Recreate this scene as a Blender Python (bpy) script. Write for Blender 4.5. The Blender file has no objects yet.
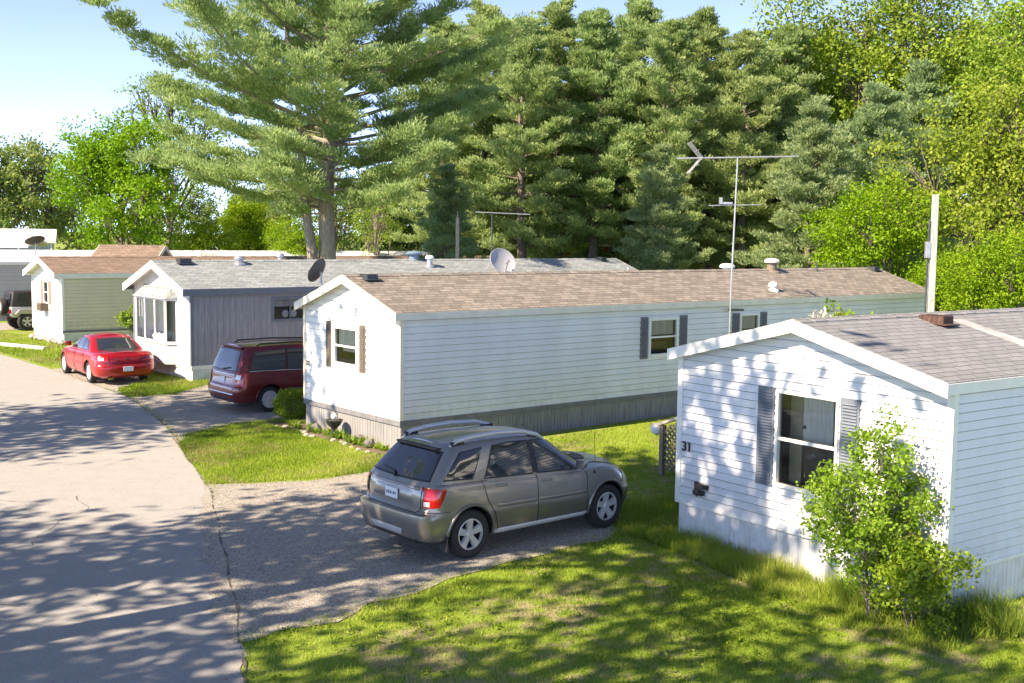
import bpy, bmesh, math, random
import numpy as np
from mathutils import Vector, Matrix
from mathutils.bvhtree import BVHTree
R = math.radians
random.seed(7)
rng = np.random.default_rng(11)
sc = bpy.context.scene
col = sc.collection

# ---------------------------------------------------------------- camera
CAM_H = 4.767; F = 1136.45
cam = bpy.data.cameras.new('camera'); camo = bpy.data.objects.new('camera', cam); col.objects.link(camo)
cam.sensor_width = 36; cam.lens = F/1024*36; cam.clip_start = .1; cam.clip_end = 3000
camo.matrix_world = Matrix.Translation((0, 0, CAM_H)) @ Matrix.Rotation(math.pi/2-.0929, 4, 'X') @ Matrix.Rotation(.0131, 4, 'Z')
sc.camera = camo

# ---------------------------------------------------------------- light
SUN_EL = R(39); SH = Vector((-.82, -.575, 0)).normalized()
sdir = Vector((SH.x*math.cos(SUN_EL), SH.y*math.cos(SUN_EL), math.sin(SUN_EL)))
world = bpy.data.worlds.new('World'); sc.world = world; world.use_nodes = True
nt = world.node_tree; nt.nodes.clear()
sky = nt.nodes.new('ShaderNodeTexSky'); sky.sky_type = 'NISHITA'; sky.sun_disc = False
sky.sun_elevation = SUN_EL; sky.sun_rotation = math.atan2(SH.x, SH.y)
sky.altitude = 200; sky.air_density = .20; sky.dust_density = 0; sky.ozone_density = 1.6
bg = nt.nodes.new('ShaderNodeBackground'); bg.inputs[1].default_value = .15
wo = nt.nodes.new('ShaderNodeOutputWorld')
tintn = nt.nodes.new('ShaderNodeMix'); tintn.data_type = 'RGBA'; tintn.blend_type = 'MULTIPLY'; tintn.inputs[0].default_value = 1; tintn.inputs[7].default_value = (.84, .89, 1, 1)
nt.links.new(sky.outputs[0], tintn.inputs[6]); nt.links.new(tintn.outputs[2], bg.inputs[0]); nt.links.new(bg.outputs[0], wo.inputs[0])
sl = bpy.data.lights.new('sun', 'SUN'); sl.energy = 2.0; sl.angle = R(.5); sl.color = (1, .99, .97)
so = bpy.data.objects.new('sun', sl); col.objects.link(so)
so.rotation_euler = sdir.to_track_quat('Z', 'Y').to_euler()
vs = sc.view_settings
vs.view_transform = 'Standard'; vs.look = 'None'; vs.gamma = 1; vs.use_curve_mapping = False; vs.exposure = 2.55
vs.use_white_balance = True; vs.white_balance_temperature = 9500; vs.white_balance_tint = 15
sc.cycles.max_bounces = 6; sc.cycles.diffuse_bounces = 3; sc.cycles.transmission_bounces = 4

# ---------------------------------------------------------------- tagging
def tag(o, label=None, cat=None, group=None, kind=None):
    if label: o['label'] = label
    if cat: o['category'] = cat
    if group: o['group'] = group
    if kind: o['kind'] = kind
    return o
def empty(name, loc=(0, 0, 0), rz=0, label=None, cat=None, group=None):
    o = bpy.data.objects.new(name, None); col.objects.link(o)
    o.location = loc; o.rotation_euler = (0, 0, rz); o.empty_display_size = .3
    return tag(o, label, cat, group)
def copy_tree(o, parent=None):
    c = o.copy(); col.objects.link(c); c.parent = parent
    for ch in list(o.children): copy_tree(ch, c)
    return c

# ---------------------------------------------------------------- materials
def nodes(name):
    m = bpy.data.materials.new(name); m.use_nodes = True
    t = m.node_tree; b = t.nodes['Principled BSDF']
    return m, t, b
def N(t, kind, **kw):
    n = t.nodes.new(kind)
    for k, v in kw.items():
        if hasattr(n, k): setattr(n, k, v)
        else: n.inputs[k.replace('_', ' ')].default_value = v
    return n
def ramp(t, fac, stops):
    r = t.nodes.new('ShaderNodeValToRGB'); e = r.color_ramp.elements
    while len(e) > 1: e.remove(e[0])
    e[0].position = stops[0][0]; e[0].color = (*stops[0][1], 1)
    for p, c in stops[1:]:
        q = e.new(p); q.color = (*c, 1)
    t.links.new(fac, r.inputs[0]); return r.outputs[0]
def noise(t, vec, scale, detail=4, rough=.55):
    n = N(t, 'ShaderNodeTexNoise'); n.inputs['Scale'].default_value = scale
    n.inputs['Detail'].default_value = detail; n.inputs['Roughness'].default_value = rough
    t.links.new(vec, n.inputs['Vector']); return n.outputs['Fac']
def mixc(t, fac, a, b, mode='MIX'):
    m = t.nodes.new('ShaderNodeMix'); m.data_type = 'RGBA'; m.blend_type = mode
    for s, v in ((m.inputs[0], fac), (m.inputs[6], a), (m.inputs[7], b)):
        if isinstance(v, (int, float)): s.default_value = v
        elif isinstance(v, tuple): s.default_value = (*v, 1) if len(v) == 3 else v
        else: t.links.new(v, s)
    return m.outputs[2]
def bump(t, b, h, strength=.3, dist=.01):
    n = N(t, 'ShaderNodeBump'); n.inputs['Strength'].default_value = strength; n.inputs['Distance'].default_value = dist
    t.links.new(h, n.inputs['Height']); t.links.new(n.outputs[0], b.inputs['Normal'])
def scalevec(t, vec, s):
    m = N(t, 'ShaderNodeMapping'); m.inputs['Scale'].default_value = s
    t.links.new(vec, m.inputs[0]); return m.outputs[0]
def M(name, c, rough=.6, var=.12, scale=3, metal=0, coat=0, bmp=0, bscale=60, stretch=None, spec=None):
    m, t, b = nodes(name)
    tc = t.nodes.new('ShaderNodeTexCoord').outputs['Object']
    v = scalevec(t, tc, stretch) if stretch else tc
    f = noise(t, v, scale, 5)
    lo = tuple(x*(1-var) for x in c); hi = tuple(min(1, x*(1+var)) for x in c)
    t.links.new(ramp(t, f, [(.3, lo), (.7, hi)]), b.inputs['Base Color'])
    b.inputs['Roughness'].default_value = rough; b.inputs['Metallic'].default_value = metal
    b.inputs['Coat Weight'].default_value = coat; b.inputs['Coat Roughness'].default_value = .04
    if spec is not None: b.inputs['Specular IOR Level'].default_value = spec
    if bmp: bump(t, b, noise(t, v, bscale, 4), bmp)
    return m
def siding_mat(name, c, dirt=.25):
    m, t, b = nodes(name)
    tc = t.nodes.new('ShaderNodeTexCoord').outputs['Object']
    streak = noise(t, scalevec(t, tc, (.8, .8, .3)), 1.6, 6, .6)
    fine = noise(t, tc, 14, 5)
    c1 = ramp(t, streak, [(.32, tuple(x*(1-dirt) for x in c)), (.62, c)])
    c2 = mixc(t, .18, c1, ramp(t, fine, [(.3, tuple(x*.75 for x in c)), (.7, tuple(min(1, x*1.08) for x in c))]))
    sep = N(t, 'ShaderNodeSeparateXYZ'); t.links.new(tc, sep.inputs[0])
    mr = N(t, 'ShaderNodeMapRange'); mr.inputs[1].default_value = 1.4; mr.inputs[2].default_value = .5; mr.inputs[4].default_value = .55
    t.links.new(sep.outputs[2], mr.inputs[0]); mu = N(t, 'ShaderNodeMath'); mu.operation = 'MULTIPLY'
    t.links.new(mr.outputs[0], mu.inputs[0]); t.links.new(ramp(t, noise(t, tc, 3.5, 7, .7), [(.45, (0, 0, 0)), (.7, (1, 1, 1))]), mu.inputs[1])
    c2 = mixc(t, mu.outputs[0], c2, (.36, .35, .29))
    t.links.new(c2, b.inputs['Base Color']); b.inputs['Roughness'].default_value = .45
    return m
def wood_mat(name, lo, hi, rough=.8):
    m, t, b = nodes(name)
    tc = t.nodes.new('ShaderNodeTexCoord').outputs['Object']
    a = noise(t, scalevec(t, tc, (9, 9, .6)), 3, 7, .7)
    bl = noise(t, tc, .9, 4)
    c1 = ramp(t, a, [(.3, lo), (.7, hi)])
    c2 = mixc(t, ramp(t, bl, [(.35, (0, 0, 0)), (.7, (1, 1, 1))]), c1, tuple(x*.7 for x in lo)+(1,), 'MIX')
    m2 = mixc(t, .35, c1, c2)
    t.links.new(m2, b.inputs['Base Color']); b.inputs['Roughness'].default_value = rough
    bump(t, b, a, .25, .01)
    return m
def shingle_mat(name, cols, bw=.32, rh=.135, stain=None, strength=.5):
    m, t, b = nodes(name)
    tc = t.nodes.new('ShaderNodeTexCoord').outputs['Object']
    br = N(t, 'ShaderNodeTexBrick'); br.offset = .37; br.squash = 1
    for k, v in (('Scale', 1), ('Brick Width', bw), ('Row Height', rh), ('Mortar Size', .008), ('Mortar Smooth', .3), ('Bias', 0)):
        br.inputs[k].default_value = v
    br.inputs['Color1'].default_value = (0, 0, 0, 1); br.inputs['Color2'].default_value = (1, 1, 1, 1); br.inputs['Mortar'].default_value = (0, 0, 0, 1)
    t.links.new(tc, br.inputs['Vector'])
    c1 = ramp(t, br.outputs['Color'], [(0, cols[0]), (.5, cols[1]), (1, cols[2])])
    big = noise(t, scalevec(t, tc, (.7, 1.6, 1)), 1.1, 5, .6)
    c2 = mixc(t, ramp(t, big, [(.35, (0, 0, 0)), (.75, (1, 1, 1))]), c1, stain or cols[0])
    c3 = mixc(t, .35, c1, c2)
    sp = noise(t, tc, 90, 2)
    c4 = mixc(t, .35, c3, ramp(t, sp, [(.3, tuple(x*.4 for x in cols[0])), (.7, tuple(min(1, x*1.5) for x in cols[2]))]))
    c5 = mixc(t, br.outputs['Fac'], c4, tuple(x*.35 for x in cols[0]))
    t.links.new(c5, b.inputs['Base Color']); b.inputs['Roughness'].default_value = .9
    bump(t, b, br.outputs['Color'], strength, .02)
    return m
def leaf_mat(name, cols, trans=.35, rough=.55, clump=1.2, spec=.25):
    m = bpy.data.materials.new(name); m.use_nodes = True; t = m.node_tree; b = t.nodes['Principled BSDF']
    at = N(t, 'ShaderNodeAttribute'); at.attribute_name = 'tint'
    tc = t.nodes.new('ShaderNodeTexCoord').outputs['Object']
    n = noise(t, tc, clump, 3)
    mx = N(t, 'ShaderNodeMath'); mx.operation = 'MULTIPLY_ADD'; mx.inputs[1].default_value = .55
    t.links.new(at.outputs['Fac'], mx.inputs[0])
    m2 = N(t, 'ShaderNodeMath'); m2.operation = 'MULTIPLY'; m2.inputs[1].default_value = .55; t.links.new(n, m2.inputs[0])
    t.links.new(m2.outputs[0], mx.inputs[2])
    oi = N(t, 'ShaderNodeObjectInfo')
    hs = N(t, 'ShaderNodeHueSaturation')
    mr = N(t, 'ShaderNodeMapRange'); mr.inputs[3].default_value = .485; mr.inputs[4].default_value = .512
    t.links.new(oi.outputs['Random'], mr.inputs[0]); t.links.new(mr.outputs[0], hs.inputs['Hue'])
    c = ramp(t, mx.outputs[0], [(.15, cols[0]), (.5, cols[1]), (.9, cols[2])])
    t.links.new(c, hs.inputs['Color'])
    c = hs.outputs[0]
    t.links.new(c, b.inputs['Base Color']); b.inputs['Roughness'].default_value = rough
    b.inputs['Specular IOR Level'].default_value = spec
    tr = N(t, 'ShaderNodeBsdfTranslucent'); t.links.new(c, tr.inputs[0])
    ms = N(t, 'ShaderNodeMixShader'); ms.inputs[0].default_value = trans
    t.links.new(b.outputs[0], ms.inputs[1]); t.links.new(tr.outputs[0], ms.inputs[2])
    t.links.new(ms.outputs[0], t.nodes['Material Output'].inputs[0])
    return m
def glass_mat(name, tint=(.02, .024, .028), rough=.03):
    m, t, b = nodes(name)
    b.inputs['Base Color'].default_value = (*tint, 1); b.inputs['Roughness'].default_value = rough
    b.inputs['Specular IOR Level'].default_value = .9; b.inputs['Coat Weight'].default_value = .6
    return m
def pane_mat(name, alpha=.25):
    m = bpy.data.materials.new(name); m.use_nodes = True; t = m.node_tree; t.nodes.clear()
    tr = N(t, 'ShaderNodeBsdfTransparent'); tr.inputs[0].default_value = (.93, .95, .94, 1)
    gl = N(t, 'ShaderNodeBsdfGlossy'); gl.inputs['Roughness'].default_value = .02
    fr = N(t, 'ShaderNodeFresnel'); fr.inputs[0].default_value = 1.6
    mr = N(t, 'ShaderNodeMapRange'); mr.inputs[1].default_value = .05; mr.inputs[3].default_value = alpha*.12; mr.inputs[4].default_value = 1
    t.links.new(fr.outputs[0], mr.inputs[0])
    ms = N(t, 'ShaderNodeMixShader'); t.links.new(mr.outputs[0], ms.inputs[0])
    t.links.new(tr.outputs[0], ms.inputs[1]); t.links.new(gl.outputs[0], ms.inputs[2])
    o = N(t, 'ShaderNodeOutputMaterial'); t.links.new(ms.outputs[0], o.inputs[0]); return m
def paint_mat(name, c, metal=.5, rough=.32, dirt=(.2, .18, .15), damt=.25):
    m, t, b = nodes(name)
    tc = t.nodes.new('ShaderNodeTexCoord').outputs['Object']
    n = noise(t, tc, 2.5, 6, .65)
    sep = N(t, 'ShaderNodeSeparateXYZ'); t.links.new(tc, sep.inputs[0])
    mr = N(t, 'ShaderNodeMapRange'); mr.inputs[1].default_value = .9; mr.inputs[2].default_value = .25
    t.links.new(sep.outputs[2], mr.inputs[0])
    mu = N(t, 'ShaderNodeMath'); mu.operation = 'MULTIPLY'; t.links.new(mr.outputs[0], mu.inputs[0]); t.links.new(n, mu.inputs[1])
    mu2 = N(t, 'ShaderNodeMath'); mu2.operation = 'MULTIPLY_ADD'; mu2.inputs[1].default_value = 1.2; mu2.inputs[2].default_value = damt*.15
    mu2.use_clamp = True
    t.links.new(mu.outputs[0], mu2.inputs[0])
    f = N(t, 'ShaderNodeMath'); f.operation = 'MULTIPLY'; f.inputs[1].default_value = damt*2; t.links.new(mu2.outputs[0], f.inputs[0])
    f.use_clamp = True
    t.links.new(mixc(t, f.outputs[0], c, dirt), b.inputs['Base Color'])
    b.inputs['Metallic'].default_value = metal; b.inputs['Roughness'].default_value = rough
    b.inputs['Coat Weight'].default_value = .8; b.inputs['Coat Roughness'].default_value = .05
    return m

MT = dict(
 sid32=siding_mat('vinyl_white_warm', (.82, .82, .80), .14),
 sid31=siding_mat('vinyl_white_cool', (.73, .74, .77), .12),
 sidtan=siding_mat('vinyl_cream', (.80, .70, .52), .10), sidwhite=siding_mat('vinyl_bright', (.8, .8, .78), .08),
 sidgrey=wood_mat('weathered_grey_siding', (.21, .22, .24), (.42, .42, .43)),
 sidgreypale=wood_mat('weathered_white_siding', (.50, .50, .51), (.72, .72, .72)),
 skirt32=wood_mat('weathered_grey_skirt', (.16, .16, .165), (.36, .36, .36)),
 skirt31=siding_mat('skirt_white', (.74, .74, .77), .12),
 board32=M('skirt_board_grey', (.17, .17, .18), .75, .2, 6),
 trim=M('white_trim', (.80, .80, .77), .5, .06, 4), trimcream=M('cream_trim', (.82, .76, .63), .55, .08, 4),
 trimblue=M('slate_trim', (.16, .19, .22), .6, .1, 4), shutter=M('shutter_grey', (.14, .17, .21), .6, .12, 6),
 shuttertan=M('shutter_taupe', (.12, .10, .08), .7, .12, 6), shuttergrey=M('shutter_dark', (.17, .17, .18), .7, .1, 6),
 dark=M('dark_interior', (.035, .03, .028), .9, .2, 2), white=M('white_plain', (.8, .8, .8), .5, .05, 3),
 curtain=M('curtain', (.75, .73, .68), .9, .15, 8, stretch=(6, 6, .5)), beige=M('beige_panel', (.42, .36, .26), .8, .15, 3),
 brownpanel=M('brown_panel', (.13, .095, .07), .7, .3, 5, stretch=(1, 1, 6)),
 pane=pane_mat('window_glass', .45), glass=glass_mat('tinted_glass'),
 black=M('black_plastic', (.025, .025, .027), .55, .2, 8), rubber=M('tyre_rubber', (.028, .027, .026), .85, .2, 30, bmp=.2, bscale=40),
 alloy=M('alloy', (.60, .60, .61), .32, .05, 5, metal=.35), chrome=M('chrome', (.75, .75, .76), .12, .03, 5, metal=1),
 metal=M('galvanised', (.5, .51, .53), .38, .15, 6, metal=.7), darkmetal=M('dark_metal', (.06, .07, .08), .5, .15, 6, metal=.3),
 bluevent=M('blue_grey_vent', (.12, .20, .30), .5, .15, 6), rust=M('rusty_metal', (.085, .045, .035), .85, .35, 14, bmp=.3),
 dishgrey=M('dish_grey', (.30, .32, .35), .45, .08, 3), dishdark=M('dish_dark', (.07, .075, .08), .5, .1, 3),
 red=M('tail_red', (.5, .008, .01), .15, .1, 5, coat=1), lampclear=M('lamp_clear', (.75, .75, .72), .1, .05, 5, coat=1),
 plate=M('plate_white', (.75, .78, .82), .4, .08, 25), amber=M('amber', (.7, .2, .02), .2, .1, 4),
 paintsuv=paint_mat('paint_pewter', (.30, .28, .258), .6, .30, (.16, .14, .115), .42),
 paintvan=paint_mat('paint_maroon', (.17, .006, .012), .4, .3, (.12, .07, .06), .2),
 paintred=paint_mat('paint_red', (.40, .006, .006), .3, .28, (.3, .1, .08), .12),
 paintjeep=paint_mat('paint_silver', (.5, .5, .5), .5, .35), 
 bark=M('bark', (.16, .13, .11), .95, .45, 5, bmp=.8, bscale=12, stretch=(4, 4, .6)),
 barkpale=M('bark_pale', (.27, .23, .19), .95, .4, 5, bmp=.6, bscale=12, stretch=(4, 4, .6)),
 stone=M('white_stone', (.34, .31, .27), .9, .3, 9, bmp=.4), stonedark=M('dark_stone', (.16, .15, .14), .9, .3, 9, bmp=.4),
 iron=M('cast_iron', (.035, .04, .04), .6, .2, 8), wood=wood_mat('weathered_wood', (.13, .10, .075), (.30, .25, .20)),
 soil=M('soil_mulch', (.14, .10, .065), .95, .45, 14, bmp=.6, bscale=30),
 pine=leaf_mat('pine_needles', [(.15, .235, .095), (.31, .44, .17), (.48, .60, .28)], .55),
 pineblue=leaf_mat('blue_pine_needles', [(.135, .22, .11), (.28, .40, .185), (.42, .53, .28)], .52),
 maple=leaf_mat('maple_leaves', [(.06, .15, .008), (.16, .32, .015), (.30, .46, .03)], .45),
 yellow=leaf_mat('young_leaves', [(.07, .15, .015), (.18, .30, .035), (.34, .45, .07)], .42),
 olive=leaf_mat('olive_leaves', [(.09, .16, .04), (.22, .32, .09), (.38, .48, .16)], .45),
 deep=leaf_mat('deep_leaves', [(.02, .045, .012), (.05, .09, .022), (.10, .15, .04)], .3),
 shrub=leaf_mat('shrub_leaves', [(.07, .15, .012), (.19, .33, .03), (.36, .50, .07)], .45),
 box=leaf_mat('box_leaves', [(.06, .13, .015), (.19, .31, .03), (.36, .48, .05)], .35),
 blossom=leaf_mat('blossom', [(.42, .46, .34), (.62, .64, .55), (.8, .8, .74)], .35),
 litter=leaf_mat('dry_leaves', [(.07, .045, .025), (.16, .11, .06), (.30, .22, .13)], .1),
)
MT['roof32'] = shingle_mat('shingle_brown', [(.11, .095, .08), (.215, .19, .162), (.32, .285, .245)], .30, .14)
MT['roofg'] = shingle_mat('shingle_grey', [(.15, .175, .185), (.235, .27, .28), (.33, .37, .38)], .34, .14, (.22, .25, .26), .4)
MT['roofc'] = shingle_mat('shingle_rust', [(.13, .09, .07), (.215, .15, .115), (.29, .215, .17)], .30, .14)
MT['roof31'] = shingle_mat('shingle_slate', [(.15, .158, .165), (.195, .205, .213), (.24, .252, .262)], .33, .13, (.30, .30, .31), .4)
MT['roofwhite'] = M('white_metal_roof', (.66, .67, .68), .5, .12, 1.2, stretch=(1, 3, 1))

# ---------------------------------------------------------------- mesh builder
class MB:
    def __init__(s): s.v = []; s.f = []; s.m = []
    def add(s, vs, fs, mi=0):
        b = len(s.v); s.v += [tuple(x) for x in vs]; s.f += [tuple(b+i for i in f) for f in fs]; s.m += [mi]*len(fs); return s
    def quad(s, a, b, c, d, mi=0): return s.add([a, b, c, d], [(0, 1, 2, 3)], mi)
    def box(s, lo, hi, mi=0, mat=None):
        x0, y0, z0 = lo; x1, y1, z1 = hi
        vs = [(x0, y0, z0), (x1, y0, z0), (x1, y1, z0), (x0, y1, z0), (x0, y0, z1), (x1, y0, z1), (x1, y1, z1), (x0, y1, z1)]
        if mat is not None: vs = [mat @ Vector(v) for v in vs]
        return s.add(vs, [(0, 3, 2, 1), (4, 5, 6, 7), (0, 1, 5, 4), (1, 2, 6, 5), (2, 3, 7, 6), (3, 0, 4, 7)], mi)
    def prism(s, base, top, mi=0):
        n = len(base)
        return s.add(list(base)+list(top), [tuple(range(n))[::-1], tuple(range(n, 2*n))]+[(i, (i+1) % n, n+(i+1) % n, n+i) for i in range(n)], mi)
    def tube(s, pts, rad, n=8, mi=0, caps=True):
        pts = [Vector(p) for p in pts]; k = len(pts)
        if not hasattr(rad, '__len__'): rad = [rad]*k
        vs = []; prev = None
        for i, p in enumerate(pts):
            d = (pts[min(i+1, k-1)]-pts[max(i-1, 0)])
            if d.length < 1e-9: d = Vector((0, 0, 1))
            d.normalize()
            a = prev if prev is not None else (Vector((0, 0, 1)) if abs(d.z) < .9 else Vector((1, 0, 0)))
            e1 = (a-d*a.dot(d))
            if e1.length < 1e-6: e1 = d.orthogonal()
            e1.normalize(); e2 = d.cross(e1); prev = e1
            for j in range(n):
                t = 2*math.pi*j/n; vs.append(p+(e1*math.cos(t)+e2*math.sin(t))*rad[i])
        fs = [(i*n+j, i*n+(j+1) % n, (i+1)*n+(j+1) % n, (i+1)*n+j) for i in range(k-1) for j in range(n)]
        if caps: fs += [tuple(range(n))[::-1], tuple(range((k-1)*n, k*n))]
        return s.add(vs, fs, mi)
    def lathe(s, prof, n=20, c=(0, 0, 0), mi=0, mat=None):
        vs = []; 
        for r, z in prof:
            for j in range(n):
                t = 2*math.pi*j/n; v = Vector((c[0]+r*math.cos(t), c[1]+r*math.sin(t), c[2]+z))
                vs.append(mat @ v if mat is not None else v)
        k = len(prof)
        fs = [(i*n+j, i*n+(j+1) % n, (i+1)*n+(j+1) % n, (i+1)*n+j) for i in range(k-1) for j in range(n)]
        fs += [tuple(range(n))[::-1], tuple(range((k-1)*n, k*n))]
        return s.add(vs, fs, mi)
    def build(s, name, mats, parent=None, smooth=False, bevel=0, fix=True):
        me = bpy.data.meshes.new(name)
        me.from_pydata([tuple(v) for v in s.v], [], s.f)
        if not isinstance(mats, (list, tuple)): mats = [mats]
        for m in mats: me.materials.append(m)
        me.polygons.foreach_set('material_index', s.m)
        if fix:
            bm = bmesh.new(); bm.from_mesh(me); bmesh.ops.recalc_face_normals(bm, faces=bm.faces)
            if bevel: bmesh.ops.bevel(bm, geom=[e for e in bm.edges if len(e.link_faces) == 2 and e.calc_face_angle(0) > .6], offset=bevel, segments=2, affect='EDGES', profile=.5)
            bm.to_mesh(me); bm.free()
        if smooth:
            me.polygons.foreach_set('use_smooth', [True]*len(me.polygons)); me.set_sharp_from_angle(angle=R(smooth if smooth is not True else 35))
        me.update()
        o = bpy.data.objects.new(name, me); col.objects.link(o); o.parent = parent
        return o

def fast_mesh(name, verts, nper, mat, tint=None, parent=None):
    """verts (N*nper,3): N separate faces of nper corners"""
    n = len(verts); k = n//nper
    me = bpy.data.meshes.new(name)
    me.vertices.add(n); me.vertices.foreach_set('co', np.ascontiguousarray(verts, dtype=np.float32).ravel())
    me.loops.add(n); me.loops.foreach_set('vertex_index', np.arange(n, dtype=np.int32))
    me.polygons.add(k); me.polygons.foreach_set('loop_start', np.arange(0, n, nper, dtype=np.int32))
    me.polygons.foreach_set('loop_total', np.full(k, nper, dtype=np.int32))
    if tint is not None:
        a = me.attributes.new('tint', 'FLOAT', 'POINT'); a.data.foreach_set('value', np.repeat(tint, nper).astype(np.float32))
    me.materials.append(mat); me.update(calc_edges=True); me.validate()
    o = bpy.data.objects.new(name, me); col.objects.link(o); o.parent = parent
    return o
def unit(a): return a/np.maximum(np.linalg.norm(a, axis=-1, keepdims=True), 1e-9)
def cards(c, d, length, width, rg, face=None, fj=.55):
    """flat leaves (quads, diamond) at c pointing along d, faces turned towards face"""
    n = len(d); c = np.broadcast_to(c, d.shape); d = unit(d)
    nv = rg.normal(size=(n, 3))
    if face is not None: nv = unit(face)+nv*fj
    s = unit(np.cross(d, nv))
    L = (np.ones(n)*length)[:, None]; Wd = (np.ones(n)*width)[:, None]
    v = np.stack([c, c+d*L*.5+s*Wd*.5, c+d*L, c+d*L*.5-s*Wd*.5], 1)
    return v.reshape(-1, 3)

# ---------------------------------------------------------------- ground
def ground_mat(grassonly=False):
    m, t, b = nodes('lawn_ground')
    pos = N(t, 'ShaderNodeNewGeometry').outputs['Position']
    big = noise(t, pos, .55, 5, .6); mid = noise(t, pos, 3.2, 5, .65); fine = noise(t, pos, 45, 3, .7); vf = noise(t, scalevec(t, pos, (1, 1, 1)), 160, 2)
    g = ramp(t, fine, [(.3, (.09, .15, .02)), (.55, (.22, .32, .045)), (.75, (.36, .43, .10))])
    dry = ramp(t, fine, [(.3, (.20, .17, .09)), (.7, (.42, .37, .22))])
    ad = N(t, 'ShaderNodeMath'); ad.operation = 'MULTIPLY'; t.links.new(big, ad.inputs[0]); t.links.new(mid, ad.inputs[1])
    c = mixc(t, ramp(t, ad.outputs[0], [(.25, (0, 0, 0)), (.35, (1, 1, 1))]), g, dry)
    t.links.new(c, b.inputs['Base Color']); b.inputs['Roughness'].default_value = .95; b.inputs['Specular IOR Level'].default_value = .1
    bump(t, b, fine, .6, .03)
    return m
def pave_mat(name, cols, stain, fs=55, bs=.6, gravel=False, sand=None):
    m, t, b = nodes(name)
    pos = N(t, 'ShaderNodeNewGeometry').outputs['Position']
    fine = noise(t, pos, fs, 3, .8); big = noise(t, pos, .35, 6, .6); mid = noise(t, pos, 2.3, 6, .65)
    c = ramp(t, fine, [(.32, cols[0]), (.5, cols[1]), (.68, cols[2])])
    c = mixc(t, ramp(t, mid, [(.35, (0, 0, 0)), (.7, (.55, .55, .55))]), c, stain)
    if sand: c = mixc(t, ramp(t, big, [(.42, (0, 0, 0)), (.6, (.75, .75, .75))]), c, sand)
    if gravel:
        vo = N(t, 'ShaderNodeTexVoronoi'); vo.inputs['Scale'].default_value = 55; t.links.new(pos, vo.inputs['Vector'])
        sep = N(t, 'ShaderNodeSeparateColor'); t.links.new(vo.outputs['Color'], sep.inputs[0])
        c = mixc(t, .5, c, ramp(t, sep.outputs[0], [(0, tuple(x*.45 for x in cols[0])), (.5, cols[1]), (1, tuple(min(1, x*1.35) for x in cols[2]))]))
        bump(t, b, vo.outputs['Distance'], .8, .02)
    else:
        bump(t, b, fine, .35, .006)
    t.links.new(c, b.inputs['Base Color']); b.inputs['Roughness'].default_value = .93; b.inputs['Specular IOR Level'].default_value = .2
    return m
def sheet(name, poly, z, mat, jit=.0, step=.35):
    """flat polygon with a naturally uneven edge"""
    pts = []
    n = len(poly)
    for i in range(n):
        a = Vector((*poly[i], 0)); c = Vector((*poly[(i+1) % n], 0)); L = (c-a).length; k = max(1, int(L/step))
        if L > 25: k = 1
        nr = Vector((-(c-a).y, (c-a).x, 0)).normalized() if L > 0 else Vector()
        for j in range(k):
            q = a.lerp(c, j/k)+nr*(random.gauss(0, jit) if k > 1 else 0); pts.append((q.x, q.y, z))
    bm = bmesh.new(); vs = [bm.verts.new(p) for p in pts]
    es = [bm.edges.new((vs[i], vs[(i+1) % len(vs)])) for i in range(len(vs))]
    bmesh.ops.triangle_fill(bm, use_beauty=True, edges=es, normal=(0, 0, 1))
    me = bpy.data.meshes.new(name); 
    for f in bm.faces:
        if f.normal.z < 0: f.normal_flip()
    bm.to_mesh(me); bm.free(); me.materials.append(mat)
    o = bpy.data.objects.new(name, me); col.objects.link(o); o['kind'] = 'structure'; return o

MT['ground'] = ground_mat()
MT['road'] = pave_mat('old_asphalt', [(.22, .217, .212), (.335, .33, .318), (.44, .43, .41)], (.265, .26, .25), 60)
MT['gravel'] = pave_mat('gravel', [(.19, .18, .162), (.34, .32, .285), (.54, .50, .44)], (.23, .21, .185), 38, gravel=True, sand=(.38, .34, .28))
MT['dirt'] = pave_mat('dirt_edge', [(.13, .11, .08), (.22, .19, .14), (.34, .30, .23)], (.12, .11, .06), 30, gravel=True)

g = MB(); g.quad((-1500, -600, 0), (1500, -600, 0), (1500, 2500, 0), (-1500, 2500, 0))
go = g.build('ground', MT['ground']); go['kind'] = 'structure'
ROADR = [(.6, -4), (-.7, 3), (-1.6, 7), (-2.79, 11.68), (-3.44, 14.01), (-4.47, 17.29), (-5.56, 20.71), (-6.97, 23.99), (-8.54, 27.74), (-10.91, 32.21), (-15.2, 37.97), (-19.91, 43.6), (-27, 51)]
ROADL = [(-35, 46.5), (-27, 40), (-21, 34), (-16.5, 28), (-13.8, 22), (-11.6, 16), (-9.6, 10), (-7.8, 3), (-6.5, -4)]
DR1 = [(-3.25, 12.75), (-2.21, 13.69), (-.82, 15.39), (.77, 16.9), (1.5, 17.5), (1.8, 18.1), (1.75, 19.4), (1.0, 20.6), (-.3, 22.2), (-2.0, 23.2), (-2.9, 22.4), (-3.9, 21.6), (-5.75, 21.1), (-4.8, 17.3), (-3.7, 14)]
DR2 = [(-7.35, 24.7), (-7.62, 26.4), (-6.9, 28.0), (-5.9, 28.7), (-5.2, 28.5), (5, 36.6), (2.8, 46.0), (-9.3, 36.2), (-9.9, 33.1), (-11.0, 32.2), (-8.7, 27.9)]
DR3 = [(-11.3, 32.8), (-11.9, 34.0), (-11.6, 35.6), (-12.3, 37.2), (-13.9, 39.2), (-15.8, 38.8), (-15.3, 37.9)]
DR4 = [(-32, 55), (-27, 51.2), (-25.5, 52.2), (-20.5, 56), (-12, 62), (-14, 65), (-26, 57.5), (-36, 58)]
sheet('road', ROADR+ROADL, .008, MT['road'], .03)
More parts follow.
